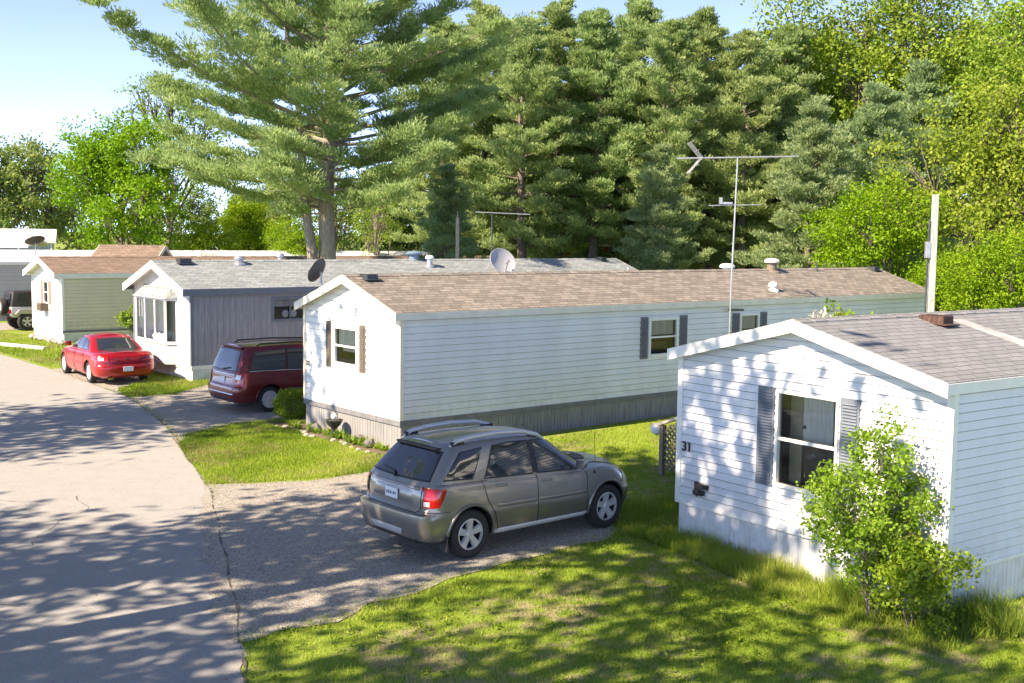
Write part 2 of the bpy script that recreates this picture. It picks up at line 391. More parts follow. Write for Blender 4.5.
for P, nm in ((DR1, 'gravel_driveway'), (DR2, 'gravel_driveway'), (DR3, 'gravel_driveway'), (DR4, 'gravel_driveway')):
    sheet(nm, P, .012 if P is not DR1 else .013, MT['gravel'], .06)
# crumbled seam between the asphalt and the verge
sm = MB()
for i in range(2, len(ROADR)-3):
    a = Vector((*ROADR[i], 0)); c = Vector((*ROADR[i+1], 0)); k = int((c-a).length/.12)
    nr = Vector((-(c-a).y, (c-a).x, 0)).normalized()
    for j in range(k):
        p = a.lerp(c, j/k); q = a.lerp(c, (j+1)/k)
        if j == 0: w0 = .03
        w1 = max(.002, .010+random.gauss(0, .008)); o0 = math.sin(p.y*3)*.02; o1 = math.sin(q.y*3)*.02
        if random.random() < .8: sm.quad(p+nr*(o0-w0)+Vector((0, 0, .017)), q+nr*(o1-w1)+Vector((0, 0, .017)), q+nr*(o1+w1)+Vector((0, 0, .017)), p+nr*(o0+w0)+Vector((0, 0, .017)))
        w0 = w1
for (x_, y_, a_, L_c) in ((-6.2, 14.0, 2.6, 4.2), (-8.5, 19.5, 2.9, 4.5), (-5.4, 17.8, 3.3, 2.2), (-10.2, 26.5, 2.7, 4.0), (-7.2, 16.8, 1.9, 3.6)):
    p = Vector((x_, y_, .0165)); aa = a_
    for k_ in range(int(L_c/.15)):
        aa += random.gauss(0, .22); aa += (a_-aa)*.15; q = p+Vector((math.cos(aa), math.sin(aa), 0))*.15; nr = Vector((-math.sin(aa), math.cos(aa), 0))*random.uniform(.002, .008)
        sm.quad(p-nr, q-nr, q+nr, p+nr); p = q
so_ = sm.build('road_edge_crack', M('crack_tar', (.09, .085, .075), .95, .3, 20)); so_['kind'] = 'structure'

# ---------------------------------------------------------------- homes
def wall_piece(mb, O, ex, en, w, z0, ztop, holes, mode, pitch, off):
    """ztop(x); a wall in the plane through O along ex facing en, with real laps or grooves"""
    ez = Vector((0, 0, 1))
    P = lambda x, z, d: O+ex*x+ez*z+en*d
    zmax = max(ztop(0), ztop(w/2), ztop(w))
    if mode == 'lap':
        zs = [z0]; 
        while zs[-1] < zmax: zs.append(zs[-1]+pitch)
        for a, b in zip(zs[:-1], zs[1:]):
            cuts = sorted({a, b}|{h for (hx0, hz0, hx1, hz1) in holes for h in (hz0, hz1) if a < h < b}|{e for e in (ztop(0), ztop(w)) if a < e < b})
            for c, d in zip(cuts[:-1], cuts[1:]):
                def lim(z):
                    if z <= ztop(0)+1e-6: return 0., w
                    t = (zmax-z)/(zmax-ztop(0)) if zmax > ztop(0) else 0
                    t = max(0, min(1, t)); return w/2-w/2*t, w/2+w/2*t
                l0, r0 = lim(c); l1, r1 = lim(d)
                if r0-l0 < .01: continue
                mid = (c+d)/2
                hs = sorted((h[0], h[2]) for h in holes if h[1] < mid < h[3])
                segs = []; x = None
                edges = [(l0, l1)]
                for h0, h1 in hs: edges += [(h0, h0), (h1, h1)]
                edges += [(r0, r1)]
                for k in range(0, len(edges), 2): segs.append((edges[k], edges[k+1]))
                gr = .013 if d == b else 0
                oc = off*(1-(c-a)/pitch); od = off*(1-(d-a)/pitch)
                for (p0, p1), (q0, q1) in segs:
                    if q0-p0 < .002 and q1-p1 < .002: continue
                    mb.quad(P(p0, c, oc), P(q0, c, oc), P(q1, d-gr, od), P(p1, d-gr, od))
                    if gr: mb.quad(P(p1, d-gr, od), P(q1, d-gr, od), P(q1, d-gr, -.03), P(p1, d-gr, -.03)); mb.quad(P(p1, d-gr, -.03), P(q1, d-gr, -.03), P(q1, d, -.03), P(p1, d, -.03))
                    if c == a: mb.quad(P(p0, a, -.03), P(q0, a, -.03), P(q0, a, off), P(p0, a, off))
    else:
        n = max(1, round(w/pitch)); st = w/n; gv = min(.02, st*.18)
        for i in range(n):
            x0 = i*st
            for (u0, u1, d0, d1) in ((x0, x0+gv/2, 0, off), (x0+gv/2, x0+st-gv/2, off, off), (x0+st-gv/2, x0+st, off, 0)):
                mid = (u0+u1)/2
                hs = sorted((h[1], h[3]) for h in holes if h[0] < mid < h[2])
                zz = [(z0, z0)]
                for h0, h1 in hs: zz += [(h0, h0), (h1, h1)]
                zz += [(ztop(u0), ztop(u1))]
                for k in range(0, len(zz), 2):
                    (a0, a1), (b0, b1) = zz[k], zz[k+1]
                    mb.quad(P(u0, a0, d0), P(u1, a1, d1), P(u1, b1, d1), P(u0, b0, d0))

def frame_on(parent_mb, O, ex, en, x0, z0, x1, z1, d0, d1, mi=0):
    ez = Vector((0, 0, 1)); P = lambda x, z, d: O+ex*x+ez*z+en*d
    parent_mb.prism([P(x0, z0, d0), P(x1, z0, d0), P(x1, z1, d0), P(x0, z1, d0)], [P(x0, z0, d1), P(x1, z0, d1), P(x1, z1, d1), P(x0, z1, d1)], mi)

def window(parent, O, ex, en, x0, z0, x1, z1, frame_m, kind='hung', fw=.05, curtain=None, back='dark', shutters=None, shm=None):
    B = lambda mb, a, b, c, d, e, f, mi=0: frame_on(mb, O, ex, en, a, b, c, d, e, f, mi)
    fr = MB()
    B(fr, x0, z0, x0+fw, z1, -.05, .035); B(fr, x1-fw, z0, x1, z1, -.05, .035)
    B(fr, x0+fw, z1-fw, x1-fw, z1, -.05, .033); B(fr, x0+fw, z0, x1-fw, z0+fw, -.05, .045)
    w = fr.build('window', frame_m, parent, bevel=.004)
    zm = (z0+z1)/2
    s = MB()
    if kind == 'hung': B(s, x0+fw, zm-.022, x1-fw, zm+.022, -.035, .02)
    if kind == 'slider': B(s, (x0+x1)/2-.02, z0+fw, (x0+x1)/2+.02, z1-fw, -.035, .02)
    if kind == 'grid':
        for k in (1, 2): B(s, x0+fw+(x1-x0-2*fw)*k/3-.01, z0+fw, x0+fw+(x1-x0-2*fw)*k/3+.01, z1-fw, -.03, 0)
        for k in (1, 2, 3): B(s, x0+fw, z0+fw+(z1-z0-2*fw)*k/4-.01, x1-fw, z0+fw+(z1-z0-2*fw)*k/4+.01, -.03, .002)
    if s.v: s.build('sash', frame_m, w)
    ez = Vector((0, 0, 1)); P = lambda x, z, d: O+ex*x+ez*z+en*d
    for (pa, pb, pc, pd, pe) in (((x0+fw, zm+.02, x1-fw, z1-fw, -.015), (x0+fw, z0+fw, x1-fw, zm-.02, -.03)) if kind == 'hung' else ((x0+fw, z0+fw, x1-fw, z1-fw, -.04),)):
        p = MB(); p.quad(P(pa, pb, pe), P(pc, pb, pe), P(pc, pd, pe), P(pa, pd, pe)); p.build('pane', MT['pane'], w, fix=False)
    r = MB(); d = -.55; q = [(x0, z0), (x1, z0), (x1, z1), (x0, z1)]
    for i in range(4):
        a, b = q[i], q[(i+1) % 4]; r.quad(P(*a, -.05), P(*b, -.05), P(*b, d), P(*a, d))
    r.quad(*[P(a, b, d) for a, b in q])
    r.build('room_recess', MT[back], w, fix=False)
    if curtain: curtain(w, P, x0+fw, z0+fw, x1-fw, z1-fw)
    if shutters:
        for a, b in shutters:
            sh = MB(); B(sh, a, z0-.02, b, z1+.02, 0, .03)
            n = int((z1-z0)/.045)
            st = .045; 
            for k in range(n):
                zz = z0+.03+k*(z1-z0-.06)/n
                sh.prism([P(a+.04, zz, .03), P(b-.04, zz, .03), P(b-.04, zz+.012, .05), P(a+.04, zz+.012, .05)], [P(a+.04, zz+.03, .03), P(b-.04, zz+.03, .03), P(b-.04, zz+.03, .034), P(a+.04, zz+.03, .034)])
            sh.build('shutter', shm, parent)
    return w

def folds(w, P, x0, z0, x1, z1, d=-.12, mat='curtain', name='curtain', amp=.02):
    mb = MB(); n = max(8, int((x1-x0)/.03))
    for i in range(n):
        a = x0+(x1-x0)*i/n; b = x0+(x1-x0)*(i+1)/n
        da = d+amp*math.sin(i*1.9); db = d+amp*math.sin((i+1)*1.9)
        mb.quad(P(a, z0, da), P(b, z0, db), P(b, z1, db), P(a, z1, da))
    return mb.build(name, MT[mat], w, fix=False)

def text_mesh(name, s, size, mat, parent, O, ex, ez, en, depth=.012):
    cu = bpy.data.curves.new(name, 'FONT'); cu.body = s; cu.size = size; cu.extrude = depth/2; cu.align_x = 'CENTER'; cu.align_y = 'CENTER'; cu.offset = size*.018
    tmp = bpy.data.objects.new(name, cu); col.objects.link(tmp)
    dg = bpy.context.evaluated_depsgraph_get(); me = bpy.data.meshes.new_from_object(tmp.evaluated_get(dg))
    bpy.data.objects.remove(tmp)
    me.materials.clear(); me.materials.append(mat)
    M4 = Matrix((ex, ez, en)).transposed().to_4x4(); M4.translation = O
    me.transform(M4); o = bpy.data.objects.new(name, me); col.objects.link(o); o.parent = parent; return o

def home(name, label, x, y, th, W, L, hs, he, hr, siding, gable_sid, skirt, roofm, trim, mode='lap', pitch=.15, off=.018, skp=.14, board=None,
         holes_g=(), holes_s=(), rake=.25, eave=.12, fasc=.15, gmode=None, rakem=None):
    root = empty(name, (x, y, 0), th, label, 'mobile home')
    X = Vector((1, 0, 0)); Y = Vector((0, 1, 0))
    gt = lambda t: he+(hr-he)*(1-abs(t-W/2)/(W/2))-.02
    ft = lambda t: he-.0
    # walls: gable front (facing -x), side (facing -y), far side, rear gable
    for sk in (0, 1):
        d = .02*sk; z0_, z1_ = (0, hs) if sk else (hs, he)
        faces = [('skirting' if sk else 'side_wall', Vector((d, d, 0)), X, -Y, L-2*d, lambda t: z1_, holes_s if not sk else ()),
                 ('skirting' if sk else 'side_wall', Vector((L-d, W-d, 0)), -X, Y, L-2*d, lambda t: z1_, ()),
                 ('skirting' if sk else 'gable_wall', Vector((d, W-d, 0)), -Y, -X, W-2*d, (lambda t: z1_) if sk else gt, [(W-h[2], h[1], W-h[0], h[3]) for h in holes_g] if not sk else ()),
                 ('skirting' if sk else 'gable_wall', Vector((L-d, d, 0)), Y, X, W-2*d, (lambda t: z1_) if sk else gt, ())]
        for nm, O, ex, en, w_, zt_, hl in faces:
            mb = MB()
            wall_piece(mb, O, ex, en, w_, z0_, zt_, hl, 'v' if sk else (gmode or mode if nm == 'gable_wall' else mode), skp if sk else pitch, .012 if sk else off)
            mb.build(nm, skirt if sk else (gable_sid if nm == 'gable_wall' else siding), root, fix=False)
    # skirt cap board and corner trims
    mb = MB(); c = .03; bh = .12 if board else .05
    mb.box((-c, -c, hs-bh), (L+c, -.0, hs)); mb.box((-c, .0, hs-bh), (0, W, hs)); mb.box((-c, W, hs-bh), (L+c, W+c, hs))
    mb.build('skirt_board', board or trim, root)
    for cx, cy in ((0, 0), (0, W), (L, 0)):
        mb = MB()
        sx = -1 if cx == 0 else 1; sy = -1 if cy == 0 else 1
        mb.box((min(cx, cx+sx*.032), min(cy-sy*.07, cy+sy*.032), hs+.002), (max(cx, cx+sx*.032), max(cy-sy*.07, cy+sy*.032), he-.01))
        mb.box((min(cx-sx*.07, cx-sx*.0), min(cy, cy+sy*.031), hs+.002), (max(cx-sx*.07, cx), max(cy, cy+sy*.031), he-.01))
        mb.build('corner_trim', trim, root)
    # roof: two slabs with a real thickness
    sl_ = (hr-he)/(W/2); ye = -eave; ze = he-sl_*eave+.03; zr = hr+.03; t = .05
    mb = MB()
    nseg = 1
    for sgn in (0, 1):
        yy0 = ye if not sgn else W-ye; 
        a = Vector((-rake, yy0, ze)); b = Vector((L+rake, yy0, ze)); c2 = Vector((L+rake, W/2, zr)); d = Vector((-rake, W/2, zr)); up = Vector((0, 0, t))
        mb.prism([a, b, c2, d], [a+up, b+up, c2+up, d+up])
    mb.build('roof', roofm, root, fix=True)
    rc = MB()
    nn = int((L+2*rake)/.3)
    for i in range(nn):
        xa = -rake+i*(L+2*rake)/nn; xb = xa+(L+2*rake)/nn-.012; dz = .004+.006*(i % 2)
        for sgn in (-1, 1):
            y2 = W/2+sgn*.15; z2 = zr+t-sl_*.15
            rc.prism([(xa, W/2, zr+t-.005), (xb, W/2, zr+t-.005), (xb, y2, z2-.005), (xa, y2, z2-.005)], [(xa, W/2, zr+t+.008+dz), (xb, W/2, zr+t+.008+dz), (xb, y2, z2+.006+dz), (xa, y2, z2+.006+dz)])
    rc.build('ridge_cap', roofm, root)
    # fascia + soffit on the eaves, rakes on the gables
    for lo_, hi_, lo2, hi2 in (((-rake, ye-.02, ze-fasc+.03), (L+rake, ye, ze+.035), (-rake+.03, ye, he-.035-sl_*eave), (L+rake-.03, -.001, he-.02-sl_*eave)),
                     ((-rake, W-ye, ze-fasc+.03), (L+rake, W-ye+.02, ze+.035), (-rake+.03, W+.001, he-.035-sl_*eave), (L+rake-.03, W-ye, he-.02-sl_*eave))):
        mb = MB(); mb.box(lo_, hi_); mb.box(lo2, hi2); mb.build('fascia', trim, root)
    for xx in (-rake-.025, L+rake):
        for sgn in (-1, 1):
            yl = W/2+sgn*(W/2+eave+.02); 
            zl = zr-sl_*(W/2+eave+.02)
            a0 = (xx, W/2, zr-fasc); a1 = (xx, W/2, zr+.045); b0 = (xx, yl, zl-fasc+.0); b1 = (xx, yl, zl+.045)
            mb = MB(); mb.prism([a0, a1, b1, b0], [(p[0]+.025, p[1], p[2]) for p in (a0, a1, b1, b0)]); mb.build('rake_board', rakem or trim, root)
    # soffit boards under the rake overhang
    for x0_, x1_ in ((-rake+.001, -.002), (L+.002, L+rake-.001)):
        for sgn in (-1, 1):
            yl = W/2+sgn*(W/2+eave-.01); zl = zr-sl_*(W/2+eave-.01)
            mb = MB(); mb.prism([(x0_, W/2, zr-.06), (x1_, W/2, zr-.06), (x1_, yl, zl-.06), (x0_, yl, zl-.06)], [(x0_, W/2, zr-.045), (x1_, W/2, zr-.045), (x1_, yl, zl-.045), (x0_, yl, zl-.045)]); mb.build('soffit', rakem or trim, root)
    # floor plate so that nothing shows through
    mb = MB(); mb.box((.06, .06, hs-.1), (L-.06, W-.06, hs-.05)); mb.build('floor_deck', MT['dark'], root)
    root['geo'] = 0; del root['geo']
    return root
VX = Vector((1, 0, 0)); VY = Vector((0, 1, 0)); VZ = Vector((0, 0, 1))
def gw(W): return Vector((0, W, 0)), -VY, -VX          # gable frame: x measured from the far corner
def flip(W, b0, b1): return W-b1, W-b0

# home 32 -------------------------------------------------
W32 = 4.24
h32 = home('mobile_home', 'long white home number 32 with brown shingle roof, behind the grey SUV', -2.435, 24.737, .6877, W32, 21.2, .67, 3.03, 3.74,
           MT['sid32'], MT['sid32'], MT['skirt32'], MT['roof32'], MT['trimcream'], pitch=.148, board=MT['board32'], skp=.11,
           holes_g=[(1.68, 1.60, 2.90, 2.66)], holes_s=[(7.76, 1.62, 8.92, 2.68), (11.45, 1.66, 12.32, 2.66)], rake=.2)
O_, ex_, en_ = gw(W32)
a, b = flip(W32, 1.68, 2.90)
def cur32(w, P, x0, z0, x1, z1):
    folds(w, P, x0, (z0+z1)/2+.02, x1, z1, -.10)
    m = MB(); n = 5
    folds(w, P, x0+.03, z0+.25, x1-.03, (z0+z1)/2-.02, -.2, 'curtain', 'half_curtain', .03)
window(h32, O_, ex_, en_, a, 1.60, b, 2.66, MT['trim'], 'hung', .13, cur32, shutters=[(flip(W32, 2.93, 3.17)), (flip(W32, 1.41, 1.65))], shm=MT['shuttertan'])
def cur32s(w, P, x0, z0, x1, z1):
    folds(w, P, x0, (z0+z1)/2+.05, x1, z1, -.10)
    m = MB(); m.prism([P(x0, z0, -.3), P(x1, z0, -.3), P(x1, z0+.28, -.3), P(x0, z0+.28, -.3)], [P(x0, z0, -.31), P(x1, z0, -.31), P(x1, z0+.28, -.31), P(x0, z0+.28, -.31)])
    m.build('window_shelf', MT['brownpanel'], w)
window(h32, Vector((0, 0, 0)), VX, -VY, 7.76, 1.62, 8.92, 2.68, MT['trim'], 'hung', .09, cur32s, shutters=[(7.46, 7.73), (8.95, 9.25)], shm=MT['shuttergrey'])
window(h32, Vector((0, 0, 0)), VX, -VY, 11.45, 1.66, 12.32, 2.66, MT['trim'], 'hung', .07, cur32s, shutters=[(11.12, 11.42), (12.35, 12.65)], shm=MT['shuttergrey'])
text_mesh('house_number', '32', .17, MT['black'], h32, Vector((-.03, 4.06, 1.57)), -VY, VZ, -VX)
def roofz(h, W, he, hr, y): return he+(hr-he)/(W/2)*min(y, W-y)+.08
rz32 = lambda y: roofz(h32, W32, 3.03, 3.74, y)
def vent_box(parent, x, y, z, m, s=(.22, .3, .09), name='roof_vent'):
    mb = MB(); mb.prism([(x-s[0]*.7, y-s[1]*.7, z-.03), (x+s[0]*.7, y-s[1]*.7, z-.03), (x+s[0]*.7, y+s[1]*.7, z+.0), (x-s[0]*.7, y+s[1]*.7, z+.0)], [(x-s[0]*.7, y-s[1]*.7, z-.015), (x+s[0]*.7, y-s[1]*.7, z-.015), (x+s[0]*.7, y+s[1]*.7, z+.015), (x-s[0]*.7, y+s[1]*.7, z+.015)])
    mb.box((x-s[0]/2, y-s[1]/2, z-.05), (x+s[0]/2, y+s[1]/2, z+s[2]))
    for k in range(5): mb.box((x-s[0]/2-.01, y-s[1]/2+s[1]*(k+.2)/5, z+.02), (x+s[0]/2+.01, y-s[1]/2+s[1]*(k+.6)/5, z+s[2]+.01))
    return mb.build(name, m, parent, bevel=.005)
def pipe_vent(parent, x, y, z, m, r=.07, h=.3, cap=True, capm=None, name='vent_pipe'):
    mb = MB(); prof = [(r*2, -.06), (r*1.9, .0), (r*1.05, .05), (r, h*.75)]
    mb.lathe(prof+[(r, h)], 16, (x, y, z)); o = mb.build(name, m, parent, smooth=40)
    if cap:
        mb = MB(); mb.lathe([(r*.9, h-.02), (r*1.55, h), (r*1.6, h+.05), (r*1.2, h+.11), (r*.3, h+.13)], 16, (x, y, z)); mb.build('vent_cap', capm or m, o, smooth=40)
    return o
vent_box(h32, .35, 1.86, rz32(1.86), MT['darkmetal'], (.3, .35, .09))
vent_box(h32, 20.9, 1.94, rz32(1.94), MT['darkmetal'], (.3, .35, .09))
pipe_vent(h32, 13.75, 2.43, rz32(2.43)-.05, MT['metal'], .15, .2, True, MT['white'])
pipe_vent(h32, 15.4, 2.0, rz32(2.0)-.05, MT['wood'], .15, .30, True, MT['trim'], 'chimney')
pipe_vent(h32, 13.5, .45, rz32(.45), MT['trim'], .09, .12, True)
pipe_vent(h32, 17.6, 1.9, rz32(1.9), MT['darkmetal'], .03, .3, False)
pipe_vent(h32, 9.6, 2.6, rz32(2.6), MT['metal'], .04, .25, False)
# meter cable along the eave
mb = MB(); mb.tube([(10.8, -.15, 2.80), (11.4, -.17, 2.78)], .03, 6); mb.build('cable_bracket', MT['darkmetal'], h32)

# home 31 -------------------------------------------------
W31 = 4.77
h31 = home('mobile_home', 'nearest white home number 31 with slate grey roof, leafy shrub at its front corner', 5.462, 13.904, .6262, W31, 18, .64, 2.98, 3.58,
           MT['sid31'], MT['sid31'], MT['skirt31'], MT['roof31'], MT['trim'], pitch=.118, off=.02, skp=.10, rake=.22, eave=.05, fasc=.13,
           holes_g=[(1.70, 1.22, 2.80, 2.62)])
O_, ex_, en_ = gw(W31)
a, b = flip(W31, 1.70, 2.80)
def cur31(w, P, x0, z0, x1, z1):
    m = MB()
    m.prism([P(x0-.05, z0-.1, -.3), P(x0+.18, z0-.1, -.3), P(x0+.18, z1+.1, -.3), P(x0-.05, z1+.1, -.3)], [P(x0-.05, z0-.1, -.34), P(x0+.18, z0-.1, -.34), P(x0+.18, z1+.1, -.34), P(x0-.05, z1+.1, -.34)])
    m.build('wall_panel', MT['beige'], w)
    m = MB(); q = lambda a, b, c, d, e, f: m.prism([P(a, b, e), P(c, b, e), P(c, d, e), P(a, d, e)], [P(a, b, f), P(c, b, f), P(c, d, f), P(a, d, f)])
    q(x0+.19, z0+.62, x0+.72, z1, -.30, -.33)
    m.build('cabinet_door', MT['curtain'], w)
    m = MB(); q(x0+.72, z0+.62, x1+.05, z1, -.32, -.36); q(x0+.1, z0, x1, z0+.6, -.34, -.4); m.build('cabinet', MT['brownpanel'], w)
    m = MB(); q(x0+.21, z0+.80, x0+.24, z0+.84, -.28, -.30); m.build('cabinet_knob', MT['black'], w)
window(h31, O_, ex_, en_, a, 1.22, b, 2.62, MT['trim'], 'hung', .045, cur31, back='brownpanel', shutters=[flip(W31, 2.83, 3.14), flip(W31, 1.36, 1.67)], shm=MT['shutter'])
text_mesh('house_number', '31', .21, MT['black'], h31, Vector((-.03, 4.57, 1.50)), -VY, VZ, -VX)
mb = MB()
mb.box((-.07, 4.08, .90), (-.02, 4.34, .98)); mb.box((-.09, 4.16, .80), (-.02, 4.36, .87)); mb.box((-.06, 4.30, .78), (-.02, 4.36, 1.0)); mb.tube([(-.05, 4.22, .92), (-.13, 4.22, .86), (-.13, 4.22, .80)], .018, 8)
mb.build('outlet_box', MT['black'], h31, bevel=.006)
rz31 = lambda y: roofz(h31, W31, 2.98, 3.58, y)
vent_box(h31, 2.52, 1.98, rz31(1.98), MT['rust'], (.26, .42, .10))
mb = MB()
sl31 = (3.58-2.98)/(W31/2)
for (xa, xb) in ((3.0, 3.28),):
    z0_, z1_ = rz31(.05)+.004, rz31(2.1)+.004
    mb.prism([(xa-.05, -.1, rz31(-.1)+.003), (xb+.12, -.1, rz31(-.1)+.003), (xb, 2.05, rz31(2.05)+.003), (xa, 2.05, rz31(2.05)+.003)], [(xa-.05, -.1, rz31(-.1)+.007), (xb+.12, -.1, rz31(-.1)+.007), (xb, 2.05, rz31(2.05)+.007), (xa, 2.05, rz31(2.05)+.007)])
mb.build('roof_patch', M('pale_roof_patch', (.36, .36, .36), .9, .25, 3), h31)

# grey home -----------------------------------------------
WG = 4.55
hg = home('mobile_home', 'weathered grey home with vertical board siding and bay window, beside the maroon minivan', -10.178, 35.915, .7049, WG, 21.1, .5, 2.92, 3.72,
          MT['sidgrey'], MT['sidgreypale'], MT['skirt31'], MT['roofg'], MT['trimblue'], mode='v', pitch=.22, off=.012, rake=.32, board=MT['trim'],
          holes_s=[(2.83, 1.80, 4.25, 2.62)], rakem=MT['trim'], fasc=.2)
def curg(w, P, x0, z0, x1, z1):
    folds(w, P, x0, z0+.4, x1, z1, -.2)
    m = MB()
    for k in range(2): 
        m.prism([P(x0+.5+.3*k+.12*math.cos(t), z0+.16+.12*math.sin(t), -.1) for t in [i*math.pi/6 for i in range(12)]], [P(x0+.5+.3*k+.12*math.cos(t), z0+.16+.12*math.sin(t), -.13) for t in [i*math.pi/6 for i in range(12)]])
    m.build('window_fan', MT['white'], w)
window(hg, Vector((0, 0, 0)), VX, -VY, 2.83, 1.80, 4.25, 2.62, MT['trimblue'], 'slider', .09, curg)
# bay: projecting box on the gable with its own little roof
bay = MB(); bx = -.28
pl = [(0, 3.95), (bx, 3.62), (bx, 1.30), (0, 1.05)]
def bayring(z): return [(p[0], p[1], z) for p in pl]
bayo = MB(); bayo.prism(bayring(.45), bayring(1.12)); by = bayo.build('bay_window', MT['sidgreypale'], hg)
r_ = MB(); top = [(0, 4.1, 2.62), (bx-.12, 3.75, 2.58), (bx-.12, 1.18, 2.58), (0, .92, 2.62)]
r_.prism(top, [(.0, 3.7, 2.98), (-.1, 3.45, 2.93), (-.1, 1.5, 2.93), (.0, 1.3, 2.98)]); r_.build('bay_roof', MT['roofg'], by)
f_ = MB()
def bayseg(p, q, z0, z1, wd=.05, dep=.04, mb=None):
    p = Vector((*p, 0)); q = Vector((*q, 0)); d = (q-p).normalized(); n = Vector((d.y, -d.x, 0))
    if n.x > 0: n = -n
    return p, q, d, n
for (p, q, mull) in ((pl[0], pl[1], 1), (pl[1], pl[2], 4), (pl[2], pl[3], 1)):
    P0, Q0, d, n = bayseg(p, q, 0, 0); L_ = (Q0-P0).length
    for k in (range(mull+1) if mull == 1 else (0, .31, .66, 1)):
        c = P0+d*(L_*k) if mull > 1 else P0+d*(L_*k/mull)
        f_.prism([c-d*.035+VZ*1.12, c+d*.035+VZ*1.12, c+d*.035+n*.04+VZ*1.12, c-d*.035+n*.04+VZ*1.12], [c-d*.035+VZ*2.6, c+d*.035+VZ*2.6, c+d*.035+n*.04+VZ*2.6, c-d*.035+n*.04+VZ*2.6])
    for z0, z1 in ((1.10, 1.19), (2.52, 2.62)):
        f_.prism([P0+VZ*z0, Q0+VZ*z0, Q0+n*.045+VZ*z0, P0+n*.045+VZ*z0], [P0+VZ*z1, Q0+VZ*z1, Q0+n*.045+VZ*z1, P0+n*.045+VZ*z1])
    for k in (.1, .2) if mull > 1 else ():
        for j in (1,):
            c0 = P0+d*(L_*k)
            if 1: f_.prism([c0-d*.008+VZ*1.9, c0+d*.008+VZ*1.9, c0+d*.008+n*.02+VZ*1.9, c0-d*.008+n*.02+VZ*1.9], [c0-d*.008+VZ*2.52, c0+d*.008+VZ*2.52, c0+d*.008+n*.02+VZ*2.52, c0-d*.008+n*.02+VZ*2.52])
f_.build('bay_frame', MT['trim'], by)
g_ = MB()
for i in range(3): g_.quad(*[(p[0], p[1], z) for p, z in ((pl[i], 1.15), (pl[i+1], 1.15), (pl[i+1], 2.58), (pl[i], 2.58))])
g_.build('pane', MT['pane'], by, fix=False)
c_ = MB()
for i in range(40):
    ya = 3.7-i*.06; c_.quad((-.22+.03*math.sin(i*1.7), ya, 1.5), (-.22+.03*math.sin(i*1.7+1.7), ya-.06, 1.5), (-.22+.03*math.sin(i*1.7+1.7), ya-.06, 2.58), (-.22+.03*math.sin(i*1.7), ya, 2.58))
c_.build('curtain', MT['curtain'], by, fix=False)
c_ = MB()
for yy in (1.5, 1.8, 2.1):
    c_.lathe([(.04, 1.14), (.12, 1.25), (.13, 1.35), (.05, 1.45)], 12, (-.25, yy, 0))
c_.build('sill_ornament', MT['white'], by, smooth=True)
rzg = lambda y: roofz(hg, WG, 2.92, 3.72, y)
vent_box(hg, .7, 2.05, rzg(2.05), MT['darkmetal'], (.4, .35, .14))
pipe_vent(hg, 2.7, 2.0, rzg(2.0), MT['metal'], .12, .12, True)
pipe_vent(hg, 4.5, 2.4, rzg(2.4)-.1, MT['metal'], .09, .25, True)
pipe_vent(hg, 10.3, 2.35, rzg(2.2)-.1, MT['bluevent'], .20, .32, True)
pipe_vent(hg, 10.5, 1.6, rzg(1.6), MT['metal'], .11, .28, True, MT['white'])
vent_box(hg, 20.3, 2.1, rzg(2.1), MT['darkmetal'], (.3, .35, .12))

# cream home ----------------------------------------------
WC = 4.19
hc = home('mobile_home', 'cream sided home with rust brown roof, behind the red sedan', -18.926, 47.738, .6786, WC, 24, .43, 2.90, 3.52,
          MT['sidtan'], MT['sidwhite'], MT['skirt31'], MT['roofc'], MT['trim'], pitch=.15, rake=.35, board=None, fasc=.2,
          holes_g=[(1.85, 1.55, 2.55, 2.55)])
O_, ex_, en_ = gw(WC); a, b = flip(WC, 1.85, 2.55)
window(hc, O_, ex_, en_, a, 1.55, b, 2.55, MT['trim'], 'hung', .06, lambda w, P, x0, z0, x1, z1: folds(w, P, x0, z0+.3, x1, z1), shutters=[flip(WC, 2.6, 2.9), flip(WC, 1.5, 1.8)], shm=M('shutter_mauve', (.30, .2, .17), .7))
mb = MB(); mb.box((-.35, 1.9, 1.25), (-.02, 2.5, 1.58)); 
for k in range(6): mb.box((-.365, 1.95, 1.28+k*.047), (-.35, 2.45, 1.30+k*.047))
mb.build('air_conditioner', MT['brownpanel'], hc, bevel=.01)
mb = MB(); mb.box((-.035, -.04, .43), (24, -.0005, .52)); mb.build('skirt_dark_board', MT['board32'], hc)  # dark grey board along the foot of the side wall

# far homes -----------------------------------------------
def simple_home(name, label, x, y, th, W, L, hs, he, hr, sid, roofm, trim=None, **kw):
    return home(name, label, x, y, th, W, L, hs, he, hr, sid, sid, MT['skirt31'], roofm, trim or MT['trim'], pitch=.2, **kw)
hd = simple_home('mobile_home', 'pale grey home with flat white metal roof behind the jeep', -36, 52.2, .64, 4.3, 44, .3, 3.02, 3.55, siding_mat('vinyl_pale_grey', (.46, .47, .49), .08), MT['roofwhite'])
he_ = simple_home('mobile_home', 'farthest white roofed home at the left edge, in front of the olive trees', -58, 66, .35, 4.5, 29, .3, 4.0, 4.7, siding_mat('vinyl_slate', (.38, .42, .46), .08), MT['roofwhite'])
tb = simple_home('garden_shed', 'small tan gabled outbuilding with brown roof behind the cream home', -16.7, 55.6, 1.15+math.pi/2+.35, 3.0, 2.6, .1, 3.2, 4.0, siding_mat('tan_gable', (.55, .45, .22), .1), MT['roofc'], rake=.3)
tb['category'] = 'shed'
rb = simple_home('red_barn', 'dark red outbuilding glimpsed between the pine trunks', 3.5, 84, .2, 6, 12, .1, 4.2, 5.5, siding_mat('barn_red', (.32, .06, .035), .2), MT['roof32'])
rb['category'] = 'barn'
